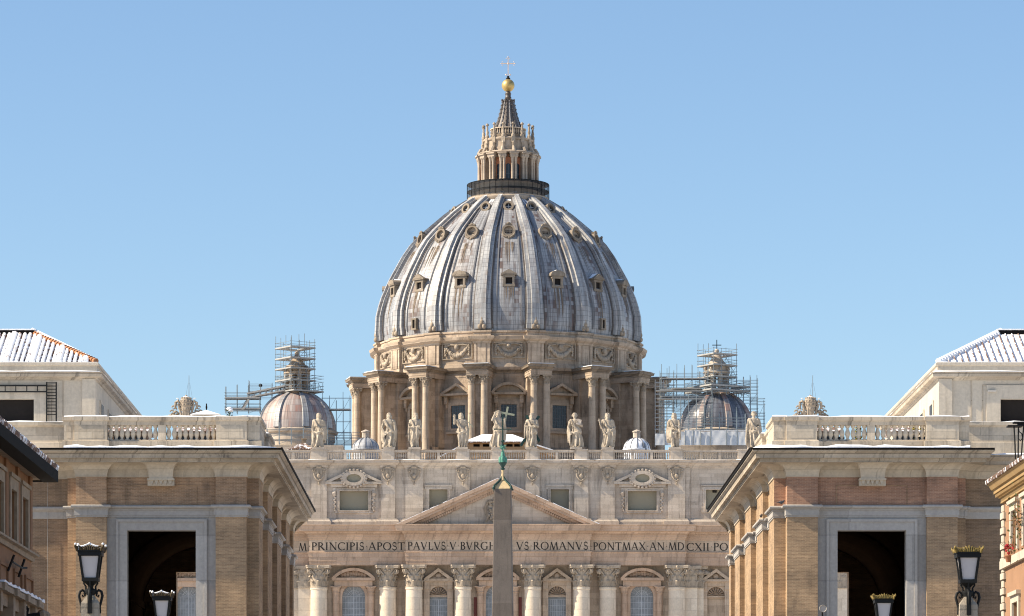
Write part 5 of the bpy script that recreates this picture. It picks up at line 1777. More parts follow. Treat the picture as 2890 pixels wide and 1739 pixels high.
# ================================================================ the nearer houses at both edges
def left_house():
    xw, y0, y1 = PX(89, 190), 140.0, 190.0
    def WZ(px, py):                   # height of a picture point on the flank
        y = xw * F / (px - CX)
        return HC + (CY - py) * y / F
    t = thing('eaved_house', 'brown rendered house at the far left under dark overhanging eaves edged with snow', 'house', (xw - 6, 165, 0), in_world=True)
    ze = WZ(60, 1316)
    z_top = HC + (CY - 1352) * 190 / F
    def wy(px): return xw * F / (px - CX)
    wins = [(wy(25), wy(40)), (wy(57), wy(72)), (wy(-12), wy(2)), (wy(-60), wy(-44))]
    mb = MB()
    holes = [(a, b, WZ(30, 1532), WZ(30, 1382)) for a, b in wins]
    q = MB().wall(y0, y1, 0, z_top, 0, holes, .45)
    q.v = [(xw - vy, vx, vz) for vx, vy, vz in q.v]
    mb.join(q)
    mb.box(xw - 12, xw - .01, y1 - .3, y1, 0, z_top - .01).box(xw - 12, xw - .46, y0 + .01, y0 + .3, 0, z_top - .01).box(xw - 12, xw - 11.7, y0 + .3, y1 - .3, 0, z_top - .01)
    wall = mb.build('wall', 'brownwall', t)
    for a, b, z0, z1 in holes:
        f = MB()
        for u0, u1, v0, v1 in ((a - .55, a, z0, z1), (b, b + .55, z0, z1), (a - .56, b + .56, z1, z1 + .52)): f.box(xw, xw + .14, u0, u1, v0, v1)
        f.box(xw, xw + .22, a - .7, b + .7, z1 + .52, z1 + .7)
        w = f.build('window', 'brownstone', t)
        MB().box(xw - .4, xw - .3, a, b, z0, z1).build('glass', 'pane', w)
    for y in (wy(-75), wy(-30), wy(14), wy(47), wy(82)): MB().box(xw, xw + .12, y - .45, y + .45, WZ(60, 1560), z_top).build('pilaster_strip', 'brownwall', t)
    zb0, zb1 = WZ(10, 1540), WZ(10, 1518)
    sill = MB()
    sill.sweep([(xw, y0), (xw, y1), (xw - 5, y1)][::-1] if False else [(xw - 5, y1), (xw, y1), (xw, y0)][::-1], [(0, zb0), (.12, zb0), (.16, zb0 + .2), (.34, zb1 - .1), (.34, zb1), (0, zb1 + .05)])
    sill.build('sill_band', 'brownstone', t)
    # panelled storey below
    pn = MB()
    for a in (wy(-40), wy(-5), wy(36), wy(68)):
        for u0, u1, v0, v1 in ((a, a + .12, 9, zb0 - .8), (a + 3.0, a + 3.12, 9, zb0 - .8), (a + .12, a + 3.0, zb0 - .92, zb0 - .8)): pn.box(xw, xw + .1, u0, u1, v0, v1)
    pn.build('wall_panel', 'brownwall', t)
    # roof: soffit, eaves board, tiles with snow
    ox = 1.05
    zs = z_top
    rf = MB().box(xw - 12, xw + ox, y0, y1 + .9, zs, zs + .12).build('soffit', 'brownstone', t)
    MB().box(xw + .45, xw + ox + .12, y0, y1 + 1.0, zs - .08, zs + .46).box(xw - 12, xw + .45, y1 + .72, y1 + 1.02, zs - .06, zs + .46).build('eaves_board', 'gutter', t)
    rp = MB().add([(xw + ox + .1, y0, zs + .47), (xw + ox + .1, y1 + 1.0, zs + .47), (xw - 6, y1 - 4, zs + 3.3), (xw - 6, y0, zs + 3.3), (xw - 12, y1 + 1, zs + .47), (xw - 12, y0, zs + .47)], [(0, 1, 2, 3), (1, 4, 2), (4, 5, 3, 2), (0, 3, 5)])
    y = y0 + 20
    while y < y1 + 1.0:
        rp.tube([(xw + ox + .12, y, zs + .56), (xw + ox - 2.2, y, zs + 1.45)], [.15, .13], 6)
        y += .36
    rp.build('roof', 'tilesnow2', t)
    drift([(xw + ox, y1 + .8), (xw + ox, y0 + 15)][::-1], -.9, .10, zs + .66, .14, .5, t, amp=.8)
    # lower cornice with consoles and snow
    zl = WZ(0, 1662)
    yl = wy(86)
    lc_ = MB().sweep([(xw, y0), (xw, yl), (xw - .3, yl)], [(0, zl - .75), (.25, zl - .7), (.3, zl - .3), (.62, zl - .22), (.7, zl), (0, zl + .05)]) if False else MB().box(xw, xw + .3, y0, yl, zl - .8, zl - .25).box(xw, xw + .62, y0, yl + .2, zl - .25, zl)
    for y in (wy(70), wy(38), wy(6), wy(-30)): lc_.box(xw, xw + .75, y - .5, y + .5, zl - .3, zl + .05).box(xw, xw + .55, y - .35, y + .35, zl - 1.2, zl - .3)
    lcn = lc_.build('lower_cornice', 'brownstone', t)
    sn = MB()
    y = yl - 16
    while y < yl + .1:
        h = .03 + .10 * abs(sin(y * 1.9)) + random.uniform(0, .05)
        sn.px([(0, 0), (.3, 0), (.3, h * .9), (.15, h), (0, h * .9)], 0, .66).xf(Matrix.Identity(4))
        for i in range(10): sn.v[-10 + i] = (sn.v[-10 + i][0] + xw, sn.v[-10 + i][1] + y, sn.v[-10 + i][2] + zl + .052)
        y += .302
    sn.build('snow_layer', 'snow', lcn)
    orn = MB()
    r = random.Random(5)
    for i in range(26): orn.ell((xw + .45 + r.uniform(-.25, .3), yl + .3 + r.uniform(-.4, .5), zl - .5 - r.random() * 1.3), r.uniform(.12, .26), 6, 5)
    orn.build('carved_console', 'brownstone', lcn, smooth=50)
    return t, xw, WZ, wy


lh, lx, LWZ, lwy = left_house()
# iron bracket on the left house
yb_ = lwy(30)
br = thing('iron_bracket', 'black iron bar on two upright spikes fixed to the brown house below its sill band', 'bracket', (lx + .25, yb_, 13), in_world=True)
for px, p0, p1 in ((15, 1566, 1612), (45, 1578, 1629)):
    y = lwy(px)
    MB().tube([(lx + .12, y, LWZ(px, p1)), (lx + .4, y, LWZ(px, p0))], .06, 6).build('spike', 'iron', br)
MB().tube([(lx + .3, lwy(17), LWZ(17, 1586)), (lx + .3, lwy(44), LWZ(44, 1603))], .05, 6).tube([(lx + .3, lwy(44), LWZ(44, 1603)), (lx + .45, lwy(48), LWZ(48, 1603))], .05, 6).build('cross_bar', 'iron', br)
# iron awning arm at the lower left corner
aw_ = thing('awning_frame', 'black iron awning frame slanting over the carved console at the bottom left corner', 'awning', (lx + 1.6, 182, 11), in_world=True)
ya = 184.0
MB().box(PX(-30, ya), PX(81, ya), ya - .07, ya + .07, -.09, .09).xf(Matrix.Translation((PX(25, ya), ya, PZ(1730, ya))) @ Matrix.Rotation(-.27, 4, 'Y') @ Matrix.Translation((-PX(25, ya), -ya, 0))).build('arm', 'iron', aw_)
MB().box(PX(-30, ya), PX(79, ya), ya - .05, ya + .05, .1, .15).xf(Matrix.Translation((PX(25, ya), ya, PZ(1730, ya))) @ Matrix.Rotation(-.27, 4, 'Y') @ Matrix.Translation((-PX(25, ya), -ya, 0))).build('snow_layer', 'snow', aw_)
MB().tube([(PX(60, ya), ya, PZ(1741, ya)), (PX(113, ya), ya, PZ(1733, ya))], .09, 6).tube([(PX(80, ya), ya, PZ(1716, ya)), (PX(74, ya), ya, PZ(1745, ya)), (PX(60, ya), ya + 1, PZ(1790, ya))], .06, 6).build('strut', 'iron', aw_)


def right_house():
    xw, y0, y1 = PX(2832, 190), 140.0, 190.0
    def wy(px): return xw * F / (px - CX)
    def WZ(px, py): return HC + (CY - py) * wy(px) / F
    t = thing('salmon_house', 'salmon plastered house at the far right with white quoins and an ochre cornice', 'house', (xw + 6, 165, 0), in_world=True)
    z0c, z1c = HC + (CY - 1421) * 190 / F, HC + (CY - 1366) * 190 / F
    wins = [(wy(2873), wy(2858), WZ(2865, 1548), WZ(2865, 1440)), (wy(2876), wy(2861), WZ(2868, 1790), WZ(2868, 1700)),
            (wy(2910), wy(2893), WZ(2865, 1548), WZ(2865, 1440))]
    wins = [(min(a, b), max(a, b), c, d) for a, b, c, d in wins]
    q = MB().wall(y0, y1, 0, z0c + .1, 0, wins, .3)
    q.v = [(xw + vy, vx, vz) for vx, vy, vz in q.v]
    mb = MB().join(q).box(xw + .01, xw + 14, y1 - .3, y1, 0, z0c).box(xw + .31, xw + 14, y0 + .01, y0 + .3, 0, z0c).box(xw + 1, xw + 14, y0 + .3, y1 - .3, z0c - .3, z0c)
    mb.build('wall', 'salmon', t)
    for a, b, z0, z1 in wins:
        f = MB()
        for u0, u1, v0, v1 in ((a - .5, a, z0 - .1, z1), (b, b + .5, z0 - .1, z1), (a - .51, b + .51, z1, z1 + .32)): f.box(xw - .1, xw, u0, u1, v0, v1)
        f.box(xw - .22, xw, a - .6, b + .6, z1 + .32, z1 + .5)
        w = f.build('window', 'whitestone', t)
        MB().box(xw + .2, xw + .3, a, b, z0, z1).build('glass', 'glass', w)
    MB().box(xw - .18, xw, y0, y1 + .1, WZ(2836, 1606), WZ(2836, 1583)).build('sill_band', 'whitestone', t)
    qn = MB()
    z = z0c - .1
    i = 0
    while z > 1:
        h = .36
        L = .95 if i % 2 else .6
        ww = .16 if i % 2 else .11
        qn.pz([(xw - ww + .05, y1 + ww - .05), (xw - ww, y1 + ww - .1), (xw - ww, y1 - L + .05), (xw - ww + .05, y1 - L), (xw + .02, y1 - L), (xw + .02, y1 + .02), (xw + L, y1 + .02), (xw + L, y1 + ww)][::1], z - h + .03, z - .03)
        z -= h; i += 1
    qn.build('quoins', 'whitestone', t)
    pc = [(xw + 6, y1), (xw, y1), (xw, y0)][::-1]
    pc = [(xw, y0), (xw, y1), (xw + 6, y1)][::-1]
    MB().sweep(pc, [(0, z0c), (.12, z0c), (.12, z0c + .22), (.2, z0c + .25), (.2, z0c + .42), (.42, z0c + .46), (.42, z0c + .62), (.52, z0c + .66), (.62, z1c - .08), (.72, z1c), (0, z1c + .02)]).build('cornice', 'ochrecornice', t)
    dt = MB()
    y = y0 + 18
    while y < y1: dt.box(xw - .38, xw - .2, y, y + .14, z0c + .28, z0c + .41); y += .28
    dt.build('dentil_course', 'ochrecornice', t)['kind'] = 'stuff'
    rf = MB().add([(xw - .75, y0, z1c + .05), (xw - .75, y1 + .75, z1c + .05), (xw + 1.6, y1 - 1.2, z1c + .45), (xw + 1.6, y0, z1c + .45), (xw + 14, y1 + .75, z1c + .05), (xw + 14, y1 - 1.2, z1c + .45)], [(0, 1, 2, 3), (1, 4, 5, 2)])
    y = y0 + 20
    while y < y1 + .8: rf.tube([(xw - .78, y, z1c + .1), (xw + 1.2, y, z1c + .46)], .1, 6); y += .3
    rf.build('roof', 'tilesnow2', t)
    MB().sweep([(xw + 1.0, y0), (xw + 1.0, y1 - .8), (xw + 8, y1 - .8)][::-1], [(0, z1c + .3), (0, z1c + .75), (.22, z1c + .9), (.22, z1c + 1.15), (-1, z1c + 1.2)]).build('upper_cornice', 'ochrecornice', t)
    return t, xw, WZ, wy


rh, rx, RWZ, rwy = right_house()
# flowers at the right house's window
r = random.Random(9)
yy = rwy(2863)
zf = RWZ(2863, 1566)
fb = thing('flower_pot', 'flower pot with red blooms on the white sill of the salmon house', 'flower pot', (rx - .28, yy, zf))
MB().lathe([(.11, -.34), (.17, -.1), (.19, -.08), (.19, -.02)], 0, 0, 10).build('pot', 'terracotta', fb, smooth=40)
fl = MB()
for i in range(26): fl.ell((r.gauss(0, .1), r.gauss(0, .2), .25 + r.gauss(0, .17)), r.uniform(.04, .08), 5, 4)
fl.build('blooms', 'flower', fb)
st = MB()
for i in range(9): st.tube([(0, 0, -.05), (r.gauss(0, .12), r.gauss(0, .22), .25), (r.gauss(0, .2), r.gauss(0, .4), .5 + r.random() * .3)], .012, 4)
st.build('stem', 'leaf', fb)
hp_ = thing('hanging_plant', 'straggly green plant hanging by the upper window at the right edge', 'plant', (rx - .35, rwy(2889), RWZ(2889, 1470)))
lf, tw = MB(), MB()
for i in range(90):
    p = Vector((r.gauss(0, .15), r.gauss(0, .7), r.gauss(0, .7)))
    u = Vector((r.gauss(0, 1), r.gauss(0, 1), r.gauss(0, 1))).normalized() * .085
    v = u.cross(Vector((r.gauss(0, 1), r.gauss(0, 1), r.gauss(0, 1)))).normalized() * .045
    lf.add([p - u, p + v, p + u, p - v], [(0, 1, 2, 3)])
for i in range(14): tw.tube([(.1, 0, .3), (0, r.gauss(0, .5), r.gauss(0, .4)), (r.gauss(0, .2), r.gauss(0, 1.0), r.gauss(-.2, .8))], .018, 4)
lf.build('leaves', 'leaf', hp_)
tw.build('stem', 'brownwall', hp_)
# ornamental iron stand on the right house's roof
y = 184.0
gx, gz0, gz1 = PX(2872, y), PZ(1296, y), PZ(1191, y)
ir = thing('iron_stand', 'black wrought iron stand with scrolled bars on the roof edge of the salmon house', 'ironwork', (gx, y, gz0))
H = gz1 - gz0
for i, (x, yy) in enumerate(((-.16, -.12), (.05, .14), (.22, -.12), (.42, .1))):
    MB().tube([(x * .7, yy * .6, 0), (x * .9, yy, H * .45), (x * 1.2, yy * 1.3, H * .9)], .035, 5).build('upright', 'iron', ir)
MB().box(-.48, .2, -.3, .3, H * .86, H * .90).box(-.2, .7, -.25, .25, H * .96, H * 1.0).box(.0, .6, -.2, .2, H * .90, H * .96).build('top_plate', 'iron', ir)
MB().tube([(.0, -.2, H * .55), (.1, -.2, H * .48), (.2, -.2, H * .55), (.16, -.2, H * .68), (.05, -.2, H * .72), (.0, -.2, H * .84)], .025, 5).build('scroll', 'iron', ir)
MB().tube([(.3, -.2, H * .55), (.4, -.2, H * .48), (.5, -.2, H * .55), (.46, -.2, H * .68), (.35, -.2, H * .72), (.3, -.2, H * .84)], .025, 5).build('scroll', 'iron', ir)
# pigeons on the right palace's string course
def pigeon(px, at, label, rz):
    b = MB().ell((0, 0, .14), (.19, .1, .11), 10, 7).ell((.19, 0, .25), (.07, .06, .07), 8, 6).tube([(.13, 0, .18), (.18, 0, .25)], [.08, .06], 7).tube([(-.14, 0, .15), (-.36, 0, .11)], [.08, .03], 6, .5).tube([(.25, 0, .25), (.3, 0, .24)], [.02, .006], 4).tube([(.03, .03, .06), (.03, .03, 0)], .012, 4).tube([(.03, -.03, .06), (.03, -.03, 0)], .012, 4)
    tag(b.build('pigeon', 'bird', None, smooth=60, loc=at, rotz=rz), label, 'pigeon', 'pigeons on the right palace string course')
zst = QZ(1424) + .02
pigeon(0, (PX(2205, YF), YF - .02 + .1, zst), 'dark pigeon on the front string course by the corner of the right palace', .3)
pigeon(0, (PX(2462, YF) - 6.98, 292.2, zst), 'grey pigeon on the sunlit flank string course of the right palace, second pier', 1.2)

# ================================================================ obelisk
d = 444.0
k = d / F
xo = PX(1419, d)
ob = thing('obelisk', 'grey granite obelisk topped by a green bronze star and cross', 'obelisk', (xo, d, 0))
R3 = Matrix.Rotation(-.05, 4, 'Z')
zt, wt = PZ(1381, d), 23.8 * k
wb = 29.3 * k
zb = PZ(1739, d)
slope = (wb - wt) / (zt - zb)
w0 = wt + slope * (zt - 9)
ed = .06
def sq(w): return [(-w + ed, -w), (w - ed, -w), (w, -w + ed), (w, w - ed), (w - ed, w), (-w + ed, w), (-w, w - ed), (-w, -w + ed)]
vs = [(x, y, 9.0) for x, y in sq(w0)] + [(x, y, zt) for x, y in sq(wt)]
MB().add(vs, [tuple(range(8)), tuple(range(8, 16))] + [(i, (i + 1) % 8, 8 + (i + 1) % 8, 8 + i) for i in range(8)]).xf(R3).build('shaft', 'granite', ob)
MB().box(-2.6, 2.6, -2.6, 2.6, 0, 7.6).box(-3.1, 3.1, -3.1, 3.1, 7.6, 8.3).box(-3.3, 3.3, -3.3, 3.3, 0, 1.2).box(-1.6, 1.6, -1.6, 1.6, 8.3, 9.0).build('pedestal', 'granite', ob)
zp_ = PZ(1353, d)
MB().add([(-wt, -wt, zt), (wt, -wt, zt), (wt, wt, zt), (-wt, wt, zt), (0, 0, zp_ + .25)], [(0, 1, 4), (1, 2, 4), (2, 3, 4), (3, 0, 4), (0, 3, 2, 1)]).xf(R3).build('pyramid_cap', 'tan', ob)
br_ = MB()
def oz(zy): return PZ(1100 + zy * .2023, d)
for sx in (-1, 1):
    for sy in (-1, 1):
        br_.tube([(sx * wt * 1.06, sy * wt * 1.06, zt - .05), (sx * wt * .98, sy * wt * .98, zt + .35), (sx * wt * .5, sy * wt * .5, oz(1290)), (sx * .16, sy * .16, oz(1240)), (0, 0, oz(1180))], [.16, .11, .12, .14, .08], 6)
        br_.ell((sx * wt * 1.05, sy * wt * 1.05, zt + .05), (.18, .18, .14), 7, 5)
br_.xf(R3).build('corner_straps', 'bronzedark', ob, smooth=50)
MB().lathe([(.36, oz(1265)), (.30, oz(1235)), (.16, oz(1190)), (.11, oz(1150)), (.16, oz(1130)), (.12, oz(1120))], 0, 0, 12).build('stem', 'tan', ob, smooth=50)
MB().lathe([(.12, oz(1122)), (.26, oz(1110)), (.26, oz(1100)), (.14, oz(1090)), (.22, oz(1070)), (.44, oz(1030)), (.5, oz(1018)), (.3, oz(1012))], 0, 0, 12).build('star_base', 'bronzedark', ob, smooth=50)
mt = MB()
for i in range(5):
    a = 2 * pi * i / 5
    mt.lathe([(.22, oz(1020)), (.25, oz(980)), (.22, oz(950)), (.12, oz(935)), (.01, oz(930))], .25 * sin(a), -.25 * cos(a), 9)
mt.lathe([(.3, oz(1000)), (.24, oz(920)), (.21, oz(885)), (.13, oz(868)), (.1, oz(860))], 0, 0, 12)
mt.lathe([(.16, oz(868)), (.19, oz(860)), (.08, oz(850)), (.08, oz(820))], 0, 0, 10)
mt.build('mounts', 'verdigris', ob, smooth=50)
sr = MB()
for i in range(12):
    a = 2 * pi * i / 12
    L = .46 if i % 2 == 0 else .34
    sr.tube([(0, 0, oz(800)), (L * sin(a), -.12 * (i % 3 - 1), oz(800) + L * cos(a))], [.09, .03], 5)
sr.ell((0, 0, oz(800)), .14, 8, 6).build('star', 'verdigris', ob, smooth=50)
cs = MB().lathe([(.14, oz(735)), (.26, oz(722)), (.18, oz(712)), (.1, oz(700))], 0, 0, 10)
cs.box(-.075, .075, -.06, .06, oz(780), oz(345)).box(-.9, .9, -.055, .055, oz(558), oz(545))
for x, z in ((-.9, oz(551)), (.9, oz(551)), (0, oz(345))): cs.ell((x, 0, z), .1, 7, 5)
cs.build('cross', 'bronzedark', ob, smooth=40)


# ================================================================ street lamps on stone pillars
def make_lamp(label, snowy, rotz):
    """origin at the foot; lantern bottom at z = 8.0"""
    root = thing('street_lamp', label, 'street lamp', (0, 0, 0), 'pillar lamps along the street')
    PT = 7.55
    pb = MB()
    def ring(w, z): return [(-w, -w, z), (w, -w, z), (w, w, z), (-w, w, z)]
    rows = [ring(.62, 0), ring(.62, 1.2), ring(.55, 1.25), ring(.42, 1.4), ring(.245, PT - .22), ring(.24, PT - .2), ring(.09, PT + .02)]
    vs = [p for r_ in rows for p in r_]
    pb.add(vs, [(0, 3, 2, 1), tuple(range(24, 28))] + [(j * 4 + i, j * 4 + (i + 1) % 4, j * 4 + 4 + (i + 1) % 4, j * 4 + 4 + i) for j in range(6) for i in range(4)])
    pb.build('pillar', 'pillar', root)
    ir = MB().lathe([(.03, PT - .62), (.07, PT - .5), (.05, PT - .42), (.09, PT - .2), (.1, PT), (.16, PT + .1), (.16, PT + .16), (.07, PT + .22), (.09, PT + .3), (.16, PT + .42), (.2, PT + .45)], 0, -.0, 10)
    ir.box(-.06, .06, -.31, -.2, PT - .5, PT + .02)
    ir.build('stem', 'iron', root, smooth=45)
    for i in range(4):
        a = pi / 2 * i
        pts = []
        for x, z in ((.30, PT - .52), (.36, PT - .45), (.34, PT - .3), (.40, PT - .12), (.44, PT + .0), (.40, PT + .12), (.30, PT + .16), (.22, PT + .10), (.22, PT + .0), (.28, PT - .03), (.31, PT + .03)):
            pts.append((x * .74 * sin(a), -x * .74 * cos(a), z))
        p2 = [(x * .8 * sin(a), -x * .8 * cos(a), z) for x, z in ((.22, PT + .05), (.17, PT + .18), (.17, PT + .26), (.24, PT + .34), (.24, PT + .42), (.18, PT + .44), (.16, PT + .39))]
        MB().tube(pts, [.022, .03, .035, .038, .04, .04, .038, .034, .03, .026, .022], 7).tube(p2, [.03, .03, .026, .026, .024, .02, .018], 7).build('scroll_bracket', 'iron', root, smooth=60)
    z0, z1, wb_, wt_ = PT + .45, PT + 1.19, .19, .285
    def at(f, w=0): return wb_ + (wt_ - wb_) * f + w
    fr = MB()
    fr.box(-wb_ - .04, wb_ + .04, -wb_ - .04, wb_ + .04, z0 - .05, z0 + .045)
    fr.add([(sx * (wb_ + .02), sy * (wb_ + .02), z0 - .05) for sx, sy in ((-1, -1), (1, -1), (1, 1), (-1, 1))] + [(sx * .08, sy * .08, z0 - .16) for sx, sy in ((-1, -1), (1, -1), (1, 1), (-1, 1))], [(i, (i + 1) % 4, 4 + (i + 1) % 4, 4 + i) for i in range(4)] + [(7, 6, 5, 4)])
    for sx in (-1, 1):
        for sy in (-1, 1): fr.tube([(sx * at(0), sy * at(0), z0), (sx * at(1), sy * at(1), z1)], .045, 4)
    fr.box(-wt_ - .045, wt_ + .045, -wt_ - .045, wt_ + .045, z1 - .09, z1 + .02).box(-wt_ - .07, wt_ + .07, -wt_ - .07, wt_ + .07, z1 + .02, z1 + .06)
    lant = fr.build('lantern', 'iron', root)
    for i in range(4):
        R4 = Matrix.Rotation(pi / 2 * i, 4, 'Z')
        a0, a1 = at(.04, -.02), at(.92, -.02)
        MB().add([(-a0, -a0, z0 + .04), (a0, -a0, z0 + .04), (a1, -a1, z1 - .1), (-a1, -a1, z1 - .1), (-a0, -a0 + .015, z0 + .04), (a0, -a0 + .015, z0 + .04), (a1, -a1 + .015, z1 - .1), (-a1, -a1 + .015, z1 - .1)], [(0, 1, 2, 3), (7, 6, 5, 4)]).xf(R4).build('glass_pane', 'milk', lant)
    rng = random.Random(2)
    crn = MB()
    for i in range(4):
        R4 = Matrix.Rotation(pi / 2 * i, 4, 'Z')
        q = MB()
        y = -wt_ - .05
        for j in range(-4, 5):         # palmette along each side, tallest in the middle
            h = .185 - .027 * abs(j) if abs(j) < 4 else .11
            x = j * .066
            q.tube([(x * .75, y, z1 + .06), (x * .95, y - .015, z1 + .08 + h * .6), (x * 1.1 + .03 * (1 if j > 0 else -1 if j < 0 else 0), y + .01, z1 + .06 + h)], [.036, .032, .01], 5)
        for j in (-3.4, -1.9, 1.9, 3.4): q.ell((j * .075, y - .02, z1 + .09), (.045, .03, .04), 6, 5)
        q.tube([(wt_ + .03, y, z1 + .04), (wt_ + .06, y - .03, z1 + .13), (wt_ + .10, y - .06, z1 + .17), (wt_ + .10, y - .05, z1 + .22)], [.045, .045, .035, .015], 6)
        crn.join(q, R4)
    crn.build('leaf_crown', 'leafgilt' if not snowy else 'leafdark', lant, smooth=50)
    MB().add(ring(wt_ + .04, z1 + .05) + ring(.1, z1 + .17), [(i, (i + 1) % 4, 4 + (i + 1) % 4, 4 + i) for i in range(4)] + [(4, 5, 6, 7)]).build('lid', 'iron', lant)
    sw = MB()
    if snowy:
        def cap(u, v):
            x, y = (u - .5) * 2, (v - .5) * 2
            w = wt_ + .06
            z = z1 + .11 + .08 * (1 - max(abs(x), abs(y)) ** 1.5) + .07 * (1 - min(1, abs(x) * 1.3)) * abs(y) ** 3 + .02 * sin(7 * x + 3) * sin(6 * y)
            if max(abs(x), abs(y)) > .99: z -= .05
            return (x * w, y * w, z)
        sw.grid(cap, 18, 18)
        for i in range(4):
            R4 = Matrix.Rotation(pi / 2 * i, 4, 'Z')
            y = -wt_ - .06
            q = MB().ell((0, y, z1 + .235), (.035, .035, .035), 7, 5).ell((wt_ + .09, y - .04, z1 + .22), (.04, .035, .035), 7, 5).tube([(-.27, y, z1 + .15), (-.15, y, z1 + .165), (0, y, z1 + .23), (.15, y, z1 + .165), (.27, y, z1 + .15)], [.02, .033, .025, .033, .02], 6)
            sw.join(q, R4)
    else:
        sw.ell((-.12, -wt_ + .02, z1 + .13), (.07, .05, .03), 8, 5)
    sw.build('snow_layer', 'snow', lant, smooth=60)
    return root


def lamp_at(px, top_py, d, z_lantern_top=8.98):
    return (PX(px, d), d, PZ(top_py, d) - z_lantern_top)


L1 = make_lamp('larger snow capped street lamp in front of the left palace pilaster', True, 0)
L1.location = lamp_at(256, 1536, 110)
copy_tree(L1, lamp_at(458, 1669, 140), 'smaller snow capped street lamp in front of the left palace doorway')
L2 = make_lamp('larger gilt crowned street lamp by the right palace wing', False, 0)
L2.location = lamp_at(2731, 1541, 110)
copy_tree(L2, lamp_at(2493, 1676, 140), 'smaller gilt crowned street lamp in front of the right palace doorway')

# horn loudspeaker on a pole
dh = 150.0
hs = thing('horn_loudspeaker', 'small round grey horn loudspeaker on a pole beside the right palace doorway', 'loudspeaker', (PX(2322, dh), dh, 0))
zh = PZ(1718, dh)
MB().tube([(0, .18, 0), (0, .18, zh)], .035, 8).build('pole', 'iron', hs)
MB().lathe([(.14, 0), (.133, -.03), (.1, .05), (.05, .14), (.045, .2)], 0, 0, 20).xf(Matrix.Translation((0, -.1, zh)) @ Matrix.Rotation(-pi / 2, 4, 'X')).build('horn', 'horn', hs, smooth=50)
MB().ell((0, -.02, zh), (.05, .03, .05), 10, 6).build('driver', 'dark', hs)


# ================================================================ statues along the facade
def arm(mb, a, b, c, r=.30):
    mb.tube([a, tuple((a[i] + b[i]) / 2 for i in range(3)), b, tuple((b[i] + c[i]) / 2 for i in range(3)), c], [r, r * .98, r * .85, r * .72, r * .5], 8)
    d = (Vector(c) - Vector(b)).normalized()
    side = d.cross(Vector((0, 1, .1))).normalized()
    h = Vector(c)
    mb.ell(h + d * .16, (.17, .13, .18), 7, 5)
    for i in range(4):
        o = side * (.12 - .08 * i)
        mb.tube([h + d * .24 + o, h + d * (.42 - .03 * abs(i - 1)) + o * 1.1, h + d * (.52 - .04 * abs(i - 1)) + o + Vector((0, -.06, 0))], [.055, .05, .04], 5)
    mb.tube([h + d * .08 + side * .15, h + d * .25 + side * .27], [.06, .045], 5)


